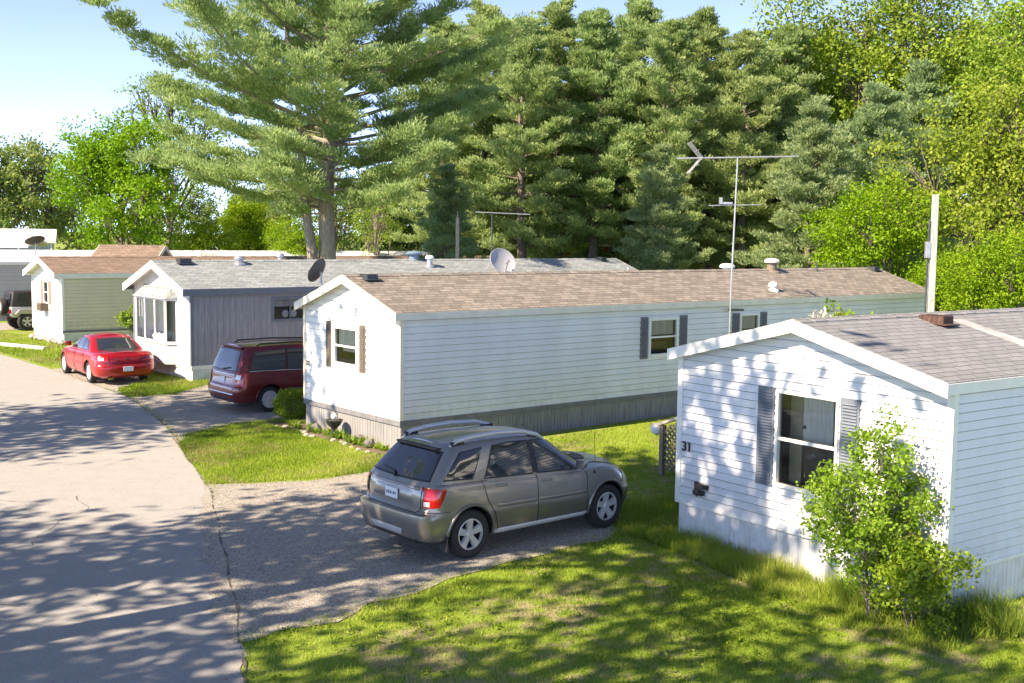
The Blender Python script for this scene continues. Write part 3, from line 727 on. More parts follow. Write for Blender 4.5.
aw = empty('carport', (-43, 62.5, 0), .2, 'long curved white awning in front of the farthest home', 'carport')
mb = MB(); n = 12
for i in range(n):
    a0 = -3+6*i/n; a1 = -3+6*(i+1)/n; z = lambda q: 3.75+.30*(1-(q/3)**2)
    mb.prism([(0, a0, z(a0)), (16, a0, z(a0)), (16, a1, z(a1)), (0, a1, z(a1))], [(0, a0, z(a0)+.12), (16, a0, z(a0)+.12), (16, a1, z(a1)+.12), (0, a1, z(a1)+.12)])
mb.build('canopy', MT['white'], aw)
for i in range(5):
    for s in (-2.8, 2.8):
        mb = MB(); mb.tube([(.3+i*3.8, s, 0), (.3+i*3.8, s, 3.8)], .05, 8); mb.build('post', MT['metal'], aw)

# porch with lattice behind home 31 -----------------------
th31 = .6262; U31 = Vector((math.cos(th31), math.sin(th31), 0)); V31 = Vector((-math.sin(th31), math.cos(th31), 0)); P31 = Vector((5.462, 13.904, 0))
pr = empty('porch_steps', P31, th31, 'weathered wooden porch steps with lattice rail at the back of home 31', 'porch')
mb = MB()
mb.box((2.6, 4.85, .55), (5.4, 6.6, .62))
mb.build('deck', MT['wood'], pr)
for k in range(4):
    mb = MB(); mb.box((3.2, 6.6+k*.3, .42-k*.14), (4.6, 6.95+k*.3, .47-k*.14)); mb.build('step', MT['wood'], pr)
for (px, py, hgt) in ((3.1, 8.4, 1.02), (3.1, 6.6, 1.75), (4.7, 8.4, 1.02), (4.7, 6.6, 1.75)):
    mb = MB(); mb.box((px-.05, py-.05, 0), (px+.05, py+.05, hgt)); mb.build('rail_post', MT['wood'], pr)
for px in (3.1, 4.7):
    mb = MB(); mb.prism([(px-.06, 8.55, .98), (px+.06, 8.55, .98), (px+.06, 6.5, 1.76), (px-.06, 6.5, 1.76)], [(px-.06, 8.55, 1.04), (px+.06, 8.55, 1.04), (px+.06, 6.5, 1.82), (px-.06, 6.5, 1.82)])
    mb.build('handrail', M('grey_rail', (.40, .36, .31), .85, .2, 8), pr)
mb = MB()
for k in range(-14, 16):
    for sg in (1, -1):
        # diagonal laths clipped to the rail's sloping panel
        pts = []
        for i in range(60):
            yy = 6.65+(8.35-6.65)*i/59; zz = .55+(yy-7.5)*sg+k*.13
            zt = 1.76-(yy-6.5)*(.78/2.05)-.05
            if .12 < zz < zt: pts.append((3.1+.015*sg, yy, zz))
        if len(pts) > 2:
            p, q = Vector(pts[0]), Vector(pts[-1]); d = (q-p).normalized(); nn_ = Vector((0, -d.z, d.y))*.02
            mb.prism([p-nn_, p+nn_, q+nn_, q-nn_], [x+Vector((.01, 0, 0)) for x in (p-nn_, p+nn_, q+nn_, q-nn_)])
mb.build('lattice_panel', MT['wood'], pr)
# globe lamp on the stair post
lp = empty('post_lamp', P31+U31*3.1+V31*8.58, th31, 'small white round lamp fixed to the porch stair post', 'lamp')
mb = MB(); mb.lathe([(.03, .80), (.10, .84), (.13, .92), (.11, 1.0), (.04, 1.04)], 14, (0, 0, 0)); mb.build('globe', MT['trim'], lp, smooth=True)
mb = MB(); mb.tube([(0, -.12, .9), (0, 0, .86), (0, 0, .8)], .02, 8); mb.build('bracket', MT['darkmetal'], lp)

# ---------------------------------------------------------------- antennas, poles, dishes
def loc32(a, b, z): 
    c, s = math.cos(.6877), math.sin(.6877); return Vector((-2.435+c*a-s*b, 24.737+s*a+c*b, z))
ant = empty('tv_antenna', loc32(10.75, -.22, 0), 0, 'tall thin mast with two rooftop television aerials in front of home 32', 'antenna')
mb = MB(); mb.tube([(0, 0, 0), (.02, 0, 3.5), (.10, .05, 7.0)], [.028, .026, .02], 8); mb.build('mast', MT['metal'], ant)
def boom(parent, c, L, direction, els, ed, r=.016, name='boom'):
    d = Vector(direction).normalized(); c = Vector(c); e = Vector(ed).normalized()
    mb = MB(); mb.tube([c-d*L*.5, c+d*L*.5], r, 6); o = mb.build(name, MT['metal'], parent)
    k = MB()
    for t, l in els: k.tube([c+d*t-e*l/2, c+d*t+e*l/2], .007, 5)
    k.build('elements', MT['metal'], o); return o
bd = (1, .02, .03)
b1 = boom(ant, (.1, .05, 6.98), 3.35, bd, [(-1.4+.28*k, .7+.1*k) for k in range(11)], (.12, 1, 0), .022)
mb = MB()
for zz in (1, -1): 
    for o_ in (-.25, 0, .25): mb.tube([(-.9, .05+o_, 6.95), (-1.25, .05+o_, 6.95+zz*.42)], .014, 5)
    mb.tube([(-1.2, -.25, 6.95+zz*.42), (-1.2, .35, 6.95+zz*.42)], .012, 5); mb.tube([(-1.02, -.25, 6.95+zz*.2), (-1.02, .35, 6.95+zz*.2)], .012, 5)
mb.build('reflector', MT['metal'], ant)
boom(ant, (.06, .03, 5.68), 1.45, bd, [(-.5, .5), (-.2, .6), (.1, .6), (.4, .5)], (.1, 1, 0), .014)
mb = MB(); mb.box((-.34, -.03, 5.70), (-.02, .03, 5.76)); mb.box((-.38, -.05, 5.70), (-.3, .05, 5.88)); mb.build('rotor_box', MT['metal'], ant)
an2 = empty('tv_antenna', (-.87, 46, 0), 0, 'lower television aerial on a thin pole above the grey home roof', 'antenna')
mb = MB(); mb.tube([(0, 0, 0), (0, 0, 5.72)], .025, 8); mb.build('mast', MT['darkmetal'], an2)
boom(an2, (.42, 0, 5.66), 2.2, (1, .1, -.03), [(-1.0+.12*k, .5+.05*k) for k in range(16)], (.1, 1, 0), .02)
ut = empty('metal_post', (-2.25, 46, 0), 0, 'dark square post rising behind the grey home roof', 'post')
mb = MB(); mb.box((-.07, -.07, 0), (.07, .07, 5.45)); mb.build('shaft', MT['darkmetal'], ut, bevel=.01)
mb = MB(); mb.tube([(0, 0, 5.45), (0, 0, 5.72)], .02, 6); mb.build('tip', MT['darkmetal'], ut)
wp = empty('utility_pole', (10.31, 28, 0), 0, 'white square service pole behind the home with the slate roof', 'pole')
mb = MB(); mb.prism([(-.085, -.085, 0), (.085, -.085, 0), (.085, .085, 0), (-.085, .085, 0)], [(-.065, -.065, 5.9), (.065, -.065, 5.9), (.065, .065, 5.9), (-.065, .065, 5.9)]); mb.build('shaft', M('weathered_white_pole', (.46, .45, .43), .8, .25, 5, stretch=(4, 4, .5)), wp, bevel=.01)
mb = MB(); mb.tube([(-.14, -.03, .2), (-.14, -.03, 5.05), (-.12, 0, 5.3)], .022, 8); mb.build('conduit', MT['darkmetal'], wp)
mb = MB(); mb.box((-.20, -.08, 4.35), (-.08, .05, 4.75)); mb.build('junction_box', MT['metal'], wp, bevel=.01)

def dish(name, label, loc, face, r, m, h=.45, foot=(0, 0, 0)):
    root = empty(name, loc, 0, label, 'satellite dish', 'satellite dishes on the roofs')
    f = Vector(face).normalized(); q = f.to_track_quat('Z', 'Y').to_matrix().to_4x4(); q.translation = Vector((0, 0, h))
    mb = MB(); n = 28; prof = [(r*k/8, .28*r*(k/8)**2) for k in range(0, 9)]
    prof[0] = (.004, 0)
    prof2 = [(r*1.02, .28*r-.004), (r*1.02, .28*r-.02)]+[(r*k/8, .28*r*(k/8)**2-.02) for k in range(8, -1, -1)]
    prof2[-1] = (.004, -.02)
    mb.lathe(prof+prof2, n, mat=q); mb.build('reflector', m, root, smooth=50)
    mb = MB(); c = Vector((0, 0, h)); low = q.to_3x3() @ Vector((0, -r*.95, 0)) 
    if low.z > 0: low = -low
    tip = c+f*r*.95+low*.35
    mb.tube([c+low*.9+f*.03, tip], .018, 6); mb.build('feed_arm', MT['metal'], root)
    mb = MB(); mb.tube([tip-f*.02, tip-f*.16], [.045, .03], 10); mb.build('feed_horn', MT['dishgrey'], root)
    mb = MB(); mb.tube([Vector(foot), Vector((foot[0]*.3, foot[1]*.3, h*.55)), c-f*.08, c], .028, 8); mb.box((foot[0]-.09, foot[1]-.09, foot[2]-.02), (foot[0]+.09, foot[1]+.09, foot[2]+.03)); mb.build('mount', MT['metal'], root)
    return root
dish('satellite_dish', 'pale grey oval satellite dish on the ridge of home 32', loc32(4.85, 2.55, rz32(2.45)-.05), (.45, -.75, .5), .37, MT['dishgrey'], .40)
dish('satellite_dish', 'dark satellite dish at the front left eave of home 32', loc32(-.05, 3.45, rz32(3.45)-.05), (-.80, .35, .42), .31, MT['dishdark'], .52, (.14, -.10, 0))
cc, ss = math.cos(.6786), math.sin(.6786)
dish('satellite_dish', 'dark satellite dish above the gable of the cream home', (-18.926-cc*.2-ss*2.9, 47.738-ss*.2+cc*2.9, 3.25), (-.35, .30, .9), .42, MT['dishdark'], .95)

# ---------------------------------------------------------------- vehicles
def pl_(xs, ys):
    return lambda x: float(np.interp(x, xs, ys))
def ring(xr, xf, hw, Lr, Lf, nr, nf, wfun, zfun, ns=26, ne=14):
    pts = []
    # right side (y<0) from rear to front, then left side back
    half = []
    for i in range(ne):                       # rear end from centre to side
        ph = math.pi/2*i/(ne-1)
        half.append((xr+Lr*(1-max(0,math.cos(ph))**(2/nr)), math.sin(ph)**(2/nr)))
    x0 = xr+Lr; x1 = xf-Lf
    for i in range(1, ns): half.append((x0+(x1-x0)*i/ns, 1.0))
    for i in range(ne):
        ph = math.pi/2*(1-i/(ne-1))
        half.append((xf-Lf*(1-max(0,math.cos(ph))**(2/nf)), math.sin(ph)**(2/nf)))
    r = [(x, -hw*wfun(x)*y) for x, y in half]; l = [(x, hw*wfun(x)*y) for x, y in half[1:-1]][::-1]
    return [(x, y, zfun(x)) for x, y in r+l], len(half)
def loft(mb, rings, nh, capf=None, bottom=True, mi=0, nc=8):
    n = len(rings[0]); vs = [p for r in rings for p in r]
    fs = [(i*n+j, i*n+(j+1) % n, (i+1)*n+(j+1) % n, (i+1)*n+j) for i in range(len(rings)-1) for j in range(n)]
    if bottom: fs.append(tuple(range(n))[::-1])
    base = (len(rings)-1)*n
    # crowned cap across matching right/left points
    idx = [[base+j] for j in range(nh)]
    for j in range(1, nh-1):
        r = rings[-1][j]; l = rings[-1][n-j]
        row = [base+j]
        for k in range(1, nc):
            t = k/nc; y = r[1]+(l[1]-r[1])*t; yn = 2*t-1
            vs.append((r[0], y, r[2]+capf(r[0])*(1-yn**2)*min(1, abs(r[1])/.5))); row.append(len(vs)-1)
        row.append(base+n-j); idx[j] = row
    for j in range(1, nh-2):
        for k in range(nc): fs.append((idx[j][k], idx[j+1][k], idx[j+1][k+1], idx[j][k+1]))
    fs.append(tuple([base]+idx[1])[::1]); fs.append(tuple([base+nh-1]+idx[nh-2][::-1]))
    mb.add(vs, fs, mi)
def obj_from_eval(o, name, parent, smooth=30):
    dg = bpy.context.evaluated_depsgraph_get(); me = bpy.data.meshes.new_from_object(o.evaluated_get(dg))
    q = bpy.data.objects.new(name, me); col.objects.link(q); q.parent = parent
    me.polygons.foreach_set('use_smooth', [True]*len(me.polygons)); me.set_sharp_from_angle(angle=R(smooth)); return q
class Caster:
    def __init__(s, o):
        dg = bpy.context.evaluated_depsgraph_get(); s.t = BVHTree.FromObject(o, dg)
    def side(s, x, z, sg): # sg -1 right
        h = s.t.ray_cast(Vector((x, sg*3, z)), Vector((0, -sg, 0))); return h[0], h[1]
    def rear(s, y, z, fr=False):
        h = s.t.ray_cast(Vector((-3 if not fr else 9, y, z)), Vector((1 if not fr else -1, 0, 0))); return h[0], h[1]
    def top(s, x, y):
        h = s.t.ray_cast(Vector((x, y, 5)), Vector((0, 0, -1))); return h[0], h[1]
def interp_poly(pts, n):
    d = [0]
    for a, b in zip(pts[:-1], pts[1:]): d.append(d[-1]+math.dist(a, b))
    ts = np.linspace(0, d[-1], n); return list(zip(np.interp(ts, d, [p[0] for p in pts]), np.interp(ts, d, [p[1] for p in pts])))
def panel(c, bot, top, mode, off=.004, nu=14, nv=7, sg=-1, thick=.0, mb=None):
    """grid between two polylines projected on the body"""
    B = interp_poly(bot, nu); T = interp_poly(top, nu); mb = mb or MB(); vs = []
    for j in range(nv):
        for i in range(nu):
            t = j/(nv-1); a = B[i][0]*(1-t)+T[i][0]*t; b = B[i][1]*(1-t)+T[i][1]*t
            h = c.side(a, b, sg) if mode == 'side' else c.rear(a, b) if mode == 'rear' else c.rear(a, b, True) if mode == 'front' else c.top(a, b)
            if h[0] is None: vs.append(None); continue
            nrm = h[1]
            ax = {'side': Vector((0, sg, 0)), 'rear': Vector((-1, 0, 0)), 'front': Vector((1, 0, 0)), 'top': Vector((0, 0, 1))}[mode]
            if nrm.dot(ax) < 0: nrm = -nrm
            e = off if 0 < i < nu-1 and 0 < j < nv-1 else off-thick
            vs.append(h[0]+(nrm*.6+ax*.4).normalized()*e)
    base = len(mb.v); 
    good = [v if v is not None else Vector((0, 0, -50)) for v in vs]
    fs = [(j*nu+i, j*nu+i+1, (j+1)*nu+i+1, (j+1)*nu+i) for j in range(nv-1) for i in range(nu-1) if all(vs[q] is not None for q in (j*nu+i, j*nu+i+1, (j+1)*nu+i+1, (j+1)*nu+i))]
    used = sorted({q for f in fs for q in f}); mp = {q: k for k, q in enumerate(used)}
    mb.add([good[q] for q in used], [tuple(mp[q] for q in f) for f in fs]); return mb
def strip(c, pts, w, mode='side', sg=-1, off=.006, n=30, mb=None):
    """a thin seam or moulding following the body"""
    P = interp_poly(pts, n); mb = mb or MB(); line = []
    for a, b in P:
        h = c.side(a, b, sg) if mode == 'side' else c.rear(a, b) if mode == 'rear' else c.top(a, b) if mode == 'top' else c.rear(a, b, True)
        if h[0] is not None:
            ax = {'side': Vector((0, sg, 0)), 'rear': Vector((-1, 0, 0)), 'front': Vector((1, 0, 0)), 'top': Vector((0, 0, 1))}[mode]
            line.append(h[0]+ax*(off-w*.5))
    if len(line) > 1: mb.tube(line, w, 6)
    return mb
def wheel(parent, x, y, r, sg, wdt=.23, spokes=5, rimr=.66, twin=False):
    """tyre with a real shoulder, spoked rim; sg the outward side"""
    w = MB(); Mx = Matrix.Translation((x, y, r)) @ Matrix.Rotation(math.pi/2 if sg < 0 else -math.pi/2, 4, 'X')
    h = wdt/2; prof = [(r*rimr, -h*.8), (r*.8, -h), (r*.94, -h*.92), (r*.995, -h*.7), (r, -h*.3), (r, h*.3), (r*.995, h*.7), (r*.94, h*.92), (r*.8, h*1.02), (r*rimr, h*.85), (r*rimr*.98, h*.6), (r*rimr*.97, -h*.7)]
    n = 44; vs = []; 
    for (rr, z) in prof:
        for j in range(n): t = 2*math.pi*j/n; vs.append(Mx @ Vector((rr*math.cos(t), rr*math.sin(t), z)))
    k = len(prof); w.add(vs, [(i*n+j, i*n+(j+1) % n, ((i+1) % k)*n+(j+1) % n, ((i+1) % k)*n+j) for i in range(k) for j in range(n)])
    wo = w.build('wheel', MT['rubber'], parent, smooth=40)
    b = MB(); R_ = r*rimr
    # barrel + lip
    prof = [(R_*1.0, h*.86), (R_*.93, h*.9), (R_*.90, h*.55), (R_*.88, -h*.6), (R_*.02, -h*.6)]
    vs = []
    for (rr, z) in prof:
        for j in range(n): t = 2*math.pi*j/n; vs.append(Mx @ Vector((rr*math.cos(t), rr*math.sin(t), z)))
    b.add(vs, [(i*n+j, i*n+(j+1) % n, (i+1)*n+(j+1) % n, (i+1)*n+j) for i in range(len(prof)-1) for j in range(n)], 0)
    m2 = [MT['alloy'], MT['black']]
    b.m = [0 if i < 2*n else 1 for i in range(len(b.m))]
    for s_ in range(spokes):
        for dt in ((-.13, .13) if twin else (0,)):
            t = 2*math.pi*s_/spokes+.3+dt; ws = R_*(.25 if not twin else .085)
            e = Vector((math.cos(t), math.sin(t), 0)); f = Vector((-math.sin(t), math.cos(t), 0))
            def q(rad, wd, z): return [Mx @ (e*rad-f*wd+VZ*z), Mx @ (e*rad+f*wd+VZ*z)]
            r0, r1 = R_*.12, R_*.95
            A = q(r0, ws*.75, h*.35)+q(r1, ws*1.15, h*.55); T = q(r0, ws*.6, h*.72)+q(r1, ws*.85, h*.86)
            b.prism([A[0], A[1], A[3], A[2]], [T[0], T[1], T[3], T[2]], 0)
    vs = []
    for (rr, z) in [(R_*.27, h*.4), (R_*.27, h*.72), (R_*.2, h*.86), (R_*.02, h*.88)]:
        for j in range(16): t = 2*math.pi*j/16; vs.append(Mx @ Vector((rr*math.cos(t), rr*math.sin(t), z)))
    b.add(vs, [(i*16+j, i*16+(j+1) % 16, (i+1)*16+(j+1) % 16, (i+1)*16+j) for i in range(3) for j in range(16)], 0)
    b.build('rim', m2, wo, smooth=30)
    return wo

def make_car(S):
    root = empty(S['name'], S['loc'], S['rz'], S['label'], S['cat'])
    wf = pl_(*S['wid']); zsh = pl_(*S['shoulder']); zlow = pl_(*S['low']); zroof = pl_(*S['roofz']); 
    mb = MB(); rings = []; nh = 0
    for (t, hw, xr, xf) in S['lower']:
        r, nh = ring(xr, xf, hw, S['Lr'], S['Lf'], S.get('nr', 4), S.get('nf', 3), wf, (lambda x, t=t: zlow(x)+t*(zsh(x)-zlow(x)))); rings.append(r)
    hood = pl_(*S['hoodcrown']); loft(mb, rings, nh, hood)
    low = mb.build('body', [S['paint'], MT['black']], None)
    # wheel arches
    wr = S['wr']; cuts = []
    for ax in (S['xa'], S['xb']):
        cm = MB(); n = 40; rr = wr*1.16
        for sg in (-1, 1):
            y0, y1 = (.52*sg, 1.3*sg)
            cm.prism([(ax+rr*math.cos(2*math.pi*i/n), y0, wr+.01+rr*math.sin(2*math.pi*i/n)) for i in range(n)], [(ax+rr*math.cos(2*math.pi*i/n), y1, wr+.01+rr*math.sin(2*math.pi*i/n)) for i in range(n)], 1)
        cu = cm.build('cutter', [S['paint'], MT['black']]); cuts.append(cu)
        md = low.modifiers.new('b', 'BOOLEAN'); md.operation = 'DIFFERENCE'; md.object = cu; md.solver = 'EXACT'
    cm = MB(); rings = []
    for (t, hw, xr, xf) in S['upper']:
        r, nh = ring(xr, xf, hw, S['gLr'], S['gLf'], S.get('gnr', 5), S.get('gnf', 3.5), wf, (lambda x, t=t: zsh(x)-.02+t*(zroof(x)-zsh(x)+.02))); rings.append(r)
    rc = S['roofcrown']; loft(cm, rings, nh, lambda x: rc)
    up = cm.build('cab', [S['paint'], MT['black']])
    body = obj_from_eval(low, 'body', root, 28)
    bm = bmesh.new(); bm.from_mesh(body.data); bm.from_mesh(up.data)
    bm.to_mesh(body.data); bm.free()
    body.data.polygons.foreach_set('use_smooth', [True]*len(body.data.polygons)); body.data.set_sharp_from_angle(angle=R(28))
    for o in [low, up]+cuts: bpy.data.objects.remove(o)
    body.parent = None; bpy.context.view_layer.update(); c = Caster(body); body.parent = root
    # arch lips
    for sg in (-1, 1):
        for ax in (S['xa'], S['xb']):
            m_ = MB(); rr = wr*1.19; line = []
            for i in range(33):
                t = -.12+(math.pi+.24)*i/32; x = ax+rr*math.cos(t); z = wr+.01+rr*math.sin(t)
                h = c.side(x, z, sg)
                if h[0] is not None and abs(h[0].y) > .6: line.append(h[0])
            if len(line) > 3: m_.tube(line, S.get('lip', .022), 6); m_.build('wheel_arch_lip', S['paint'], root, smooth=60)
    for ax in (S['xa'], S['xb']):
        for sg in (-1, 1): wheel(root, ax, sg*(S['track']), wr, sg, S.get('ww', .225), S.get('spokes', 5), S.get('rimr', .66), S.get('twin', False))
    # glazing
    for sg in (-1, 1):
        for (bot, top) in S['sidewin']:
            def grow(poly, cx, cz, k): return [(x+(k if x > cx else -k), z+(k if z > cz else -k)) for x, z in poly]
            allp = bot+top; cx = sum(p[0] for p in allp)/len(allp); cz = sum(p[1] for p in allp)/len(allp)
            rim_ = panel(c, grow(bot, cx, cz, .022), grow(top, cx, cz, .018), 'side', .003, 20, 8, sg).build('window_surround', MT['black'], root, smooth=60, fix=False)
            panel(c, bot, top, 'side', .009, 20, 8, sg).build('side_window', MT['glass'], root, smooth=60, fix=False)
    for nm, key, md in (('rear_window', 'rearwin', 'rear'), ('windshield', 'frontwin', 'front')):
        if key in S:
            bot, top = S[key]
            panel(c, [(p[0]*1.03, p[1]-.02) for p in bot], [(p[0]*1.03, p[1]+.02) for p in top], md, .003, 20, 8).build('window_surround', MT['black'], root, smooth=60, fix=False)
            panel(c, bot, top, md, .009, 20, 8).build(nm, MT['glass'], root, smooth=60, fix=False)
    # seams
    sm = MB()
    for sg in (-1, 1):
        for s_ in S['seams']: strip(c, s_, .0055, 'side', sg, .0062, 24, sm)
    for s_ in S.get('rearseams', []): strip(c, s_, .0055, 'rear', -1, .0062, 30, sm)
    for s_ in S.get('topseams', []): strip(c, s_, .006, 'top', -1, .0065, 30, sm)
    sm.build('panel_seam', MT['black'], root)
    for sg in (-1, 1):
        for (x, z) in S['handles']:
            h = c.side(x, z, sg)[0]; m_ = MB(); y = h.y
            m_.tube([(x-.10, y+sg*.005, z), (x-.08, y+sg*.04, z+.005), (x+.07, y+sg*.04, z+.002), (x+.10, y+sg*.005, z)], .02, 8); m_.build('door_handle', S['paint'], root, smooth=60)
        x, z = S['mirror']; h = c.side(x, z-.08, sg)[0]; y = h.y+sg*.02
        m_ = MB(); m_.add([(x-.06, y+sg*.03, z-.07), (x-.06, y+sg*.24, z-.05), (x-.06, y+sg*.24, z+.08), (x-.06, y+sg*.03, z+.09), (x+.07, y+sg*.05, z-.05), (x+.05, y+sg*.2, z-.04), (x+.05, y+sg*.2, z+.06), (x+.07, y+sg*.05, z+.06)], [(0, 1, 2, 3), (4, 5, 6, 7), (0, 1, 5, 4), (1, 2, 6, 5), (2, 3, 7, 6), (3, 0, 4, 7)])
        m_.build('wing_mirror', S['paint'] if not S.get('blackmirror') else MT['black'], root, bevel=.02, smooth=60)
    return root, c

# pewter SUV ----------------------------------------------
SUVTH = .7133; sx, sy = -.5684, 16.4136; XA = .98; 
off = Vector((math.cos(SUVTH)*(-XA)-math.sin(SUVTH)*.87, math.sin(SUVTH)*(-XA)+math.cos(SUVTH)*.87, 0))
suv = dict(name='parked_suv', loc=(sx+off.x, sy+off.y, .014), rz=SUVTH, label='pewter grey SUV with silver roof rails parked on the nearest gravel driveway', cat='SUV', paint=MT['paintsuv'],
  wid=([0, .5, 1.2, 3, 4, 4.6], [.94, .985, 1.0, 1.0, .985, .94]), shoulder=([0, .9, 2.2, 3.3, 3.7, 4.2, 4.55, 4.75], [1.16, 1.12, 1.05, 1.02, 1.04, .99, .90, .80]),
  low=([0, .3, 1, 3.8, 4.4, 4.75], [.33, .29, .27, .27, .28, .36]), roofz=([.3, .7, 1.5, 2.2, 2.8, 3.2], [1.63, 1.655, 1.68, 1.665, 1.60, 1.52]),
  lower=[(0, .76, .20, 4.55), (.06, .85, .11, 4.66), (.2, .885, .07, 4.70), (.40, .905, .05, 4.71), (.50, .905, .065, 4.71), (.53, .90, .15, 4.70), (.60, .897, .19, 4.68), (.78, .89, .185, 4.62), (.92, .878, .21, 4.50), (.98, .862, .23, 4.40), (1, .85, .25, 4.34)],
  hoodcrown=([0, 3, 3.4, 4.3, 4.7], [.0, .02, .09, .08, .03]), Lr=.38, Lf=.8, nr=4.6, nf=2.9,
  upper=[(0, .845, .22, 3.66), (.3, .80, .36, 3.42), (.6, .735, .50, 3.14), (.85, .67, .63, 2.90), (.95, .63, .68, 2.80), (1, .58, .74, 2.70)], roofcrown=.045, gLr=.34, gLf=.62, gnr=4.6, gnf=3.2,
  wr=.362, xa=XA, xb=3.837, track=.765, ww=.235, rimr=.64, spokes=5,
  sidewin=[([(.52, 1.22), (1.02, 1.19)], [(.92, 1.55), (1.32, 1.58)]), ([(1.27, 1.165), (2.22, 1.12)], [(1.54, 1.585), (1.85, 1.60), (2.22, 1.59)]), ([(2.33, 1.12), (3.28, 1.07)], [(2.33, 1.585), (2.62, 1.565), (2.90, 1.46), (3.05, 1.32)])],
  rearwin=([(-.69, 1.215), (0, 1.20), (.69, 1.215)], [(-.56, 1.56), (0, 1.59), (.56, 1.56)]), frontwin=([(-.6, 1.12), (.6, 1.12)], [(-.5, 1.5), (.5, 1.5)]),
  seams=[[(1.50, .36), (1.42, .62), (1.28, .85), (1.20, 1.14)], [(2.29, .33), (2.29, 1.10)], [(3.36, .34), (3.36, .95), (3.30, 1.05)], [(1.45, .36), (3.36, .33)], [(0.1, .78), (.58, .76)], [(.42, 1.15), (1.3, 1.12)]],
  rearseams=[[(-.66, 1.14), (-.66, .80), (-.60, .76), (.60, .76), (.66, .80), (.66, 1.14)]], topseams=[[(3.5, -.62), (4.25, -.66), (4.45, -.5), (4.5, 0), (4.45, .5), (4.25, .66), (3.5, .62)]],
  handles=[(1.56, 1.03), (2.48, .99)], mirror=(3.16, 1.15), lip=.026)
root, c = make_car(suv)
for sg in (-1, 1):
    m_ = MB(); zt = lambda x: c.top(x, sg*.575)[0].z
    pts = [(.80, sg*.575, zt(.80)+.0), (.92, sg*.575, zt(.92)+.05), (1.2, sg*.575, zt(1.2)+.075), (1.7, sg*.575, zt(1.7)+.085), (2.2, sg*.575, zt(2.2)+.07), (2.5, sg*.59, zt(2.5)+.04), (2.66, sg*.58, zt(2.66)-.005)]
    m_.tube(pts, [.024, .036, .038, .038, .038, .034, .024], 10); m_.build('roof_rail', MT['alloy'], root, smooth=60)
    m_ = MB()
    for x in (.93, 2.45): m_.box((x-.12, sg*.575-.028, zt(x)-.02), (x+.12, sg*.575+.028, zt(x)+.045))
    m_.tube([(.85, sg*.575, zt(.85)), (2.6, sg*.585, zt(2.6))], .018, 6)
    m_.build('rail_foot', MT['black'], root, bevel=.008)
    panel(c, [(.22, .84), (.40, .84)], [(.25, 1.12), (.54, 1.09)], 'side', .012, 10, 8, sg).build('tail_light', MT['red'], root, smooth=60, fix=False)
    s2 = 1 if sg > 0 else -1
    y0, y1 = (-.83, -.70) if sg < 0 else (.70, .83)
    panel(c, [(y0, .84), (y1, .84)], [(y0, 1.10), (y1, 1.10)], 'rear', .012, 8, 8).build('tail_light', MT['red'], root, smooth=60, fix=False)
    panel(c, [(sg*.72, .86), (sg*.80, .86)], [(sg*.72, .93), (sg*.80, .93)], 'rear', .017, 5, 5).build('reverse_lamp', MT['lampclear'], root, smooth=60, fix=False)
    panel(c, [(1.46, .70), (2.26, .68)], [(1.46, .76), (2.26, .74)], 'side', .016, 14, 5, sg, .014).build('door_moulding', MT['paintsuv'], root, smooth=60, fix=False)
    panel(c, [(2.32, .68), (3.33, .66)], [(2.32, .74), (3.33, .715)], 'side', .016, 14, 5, sg, .014).build('door_moulding', MT['paintsuv'], root, smooth=60, fix=False)
    panel(c, [(2.20, 1.12), (2.36, 1.115)], [(2.20, 1.60), (2.36, 1.60)], 'side', .006, 6, 10, sg).build('door_pillar', MT['black'], root, smooth=60, fix=False)
    panel(c, [(4.22, .74), (4.52, .72)], [(4.24, .93), (4.50, .86)], 'side', .01, 8, 6, sg).build('headlight', MT['lampclear'], root, smooth=60, fix=False)
    panel(c, [(1.42, .29), (3.38, .29)], [(1.42, .37), (3.38, .36)], 'side', .03, 20, 4, sg, .025).build('side_sill', MT['alloy'], root, smooth=60, fix=False)
    m_ = MB(); m_.box((.52, sg*.80-.1, .17), (.54, sg*.80+.09, .40)); m_.build('mud_flap', MT['black'], root)
panel(c, [(-.50, .86), (.50, .86)], [(-.46, 1.06), (.46, 1.06)], 'rear', .010, 14, 6, thick=.008).build('tailgate_recess', MT['paintsuv'], root, smooth=60, fix=False)
panel(c, [(-.62, 1.075), (.62, 1.075)], [(-.60, 1.125), (.60, 1.125)], 'rear', .035, 16, 5, thick=.03).build('plate_hood', MT['paintsuv'], root, smooth=60, fix=False)
m_ = MB(); px = c.rear(0, .95)[0].x-.022; m_.box((px-.006, -.155, .88), (px+.004, .155, 1.03)); pt_ = m_.build('licence_plate', MT['plate'], root, bevel=.01)
m_ = MB()
for k, wd in enumerate((.022, .03, .012, .03, .024, .028)):
    yy = -.105+k*.042; m_.box((px-.009, yy-wd/2, .93), (px-.0065, yy+wd/2, .975))
m_.build('plate_marks', M('plate_ink', (.10, .12, .25), .5), pt_)
panel(c, [(-.34, .40), (.34, .40)], [(-.40, .50), (.40, .50)], 'rear', .014, 14, 4, thick=.012).build('bumper_step_plate', MT['alloy'], root, smooth=60, fix=False)
panel(c, [(-.75, .30), (.75, .30)], [(-.78, .38), (.78, .38)], 'rear', .01, 14, 4, thick=.008).build('bumper_valance', MT['black'], root, smooth=60, fix=False)
m_ = MB(); a0 = c.rear(.02, 1.18)[0]; a1 = c.rear(.10, 1.24)[0]; a2 = c.rear(.45, 1.27)[0]; e = Vector((-.03, 0, .01))
m_.tube([a0+e, a1+e], .016, 6); m_.tube([a1+e, a2+e*.6], .011, 6); m_.build('rear_wiper', MT['black'], root)
m_ = MB()
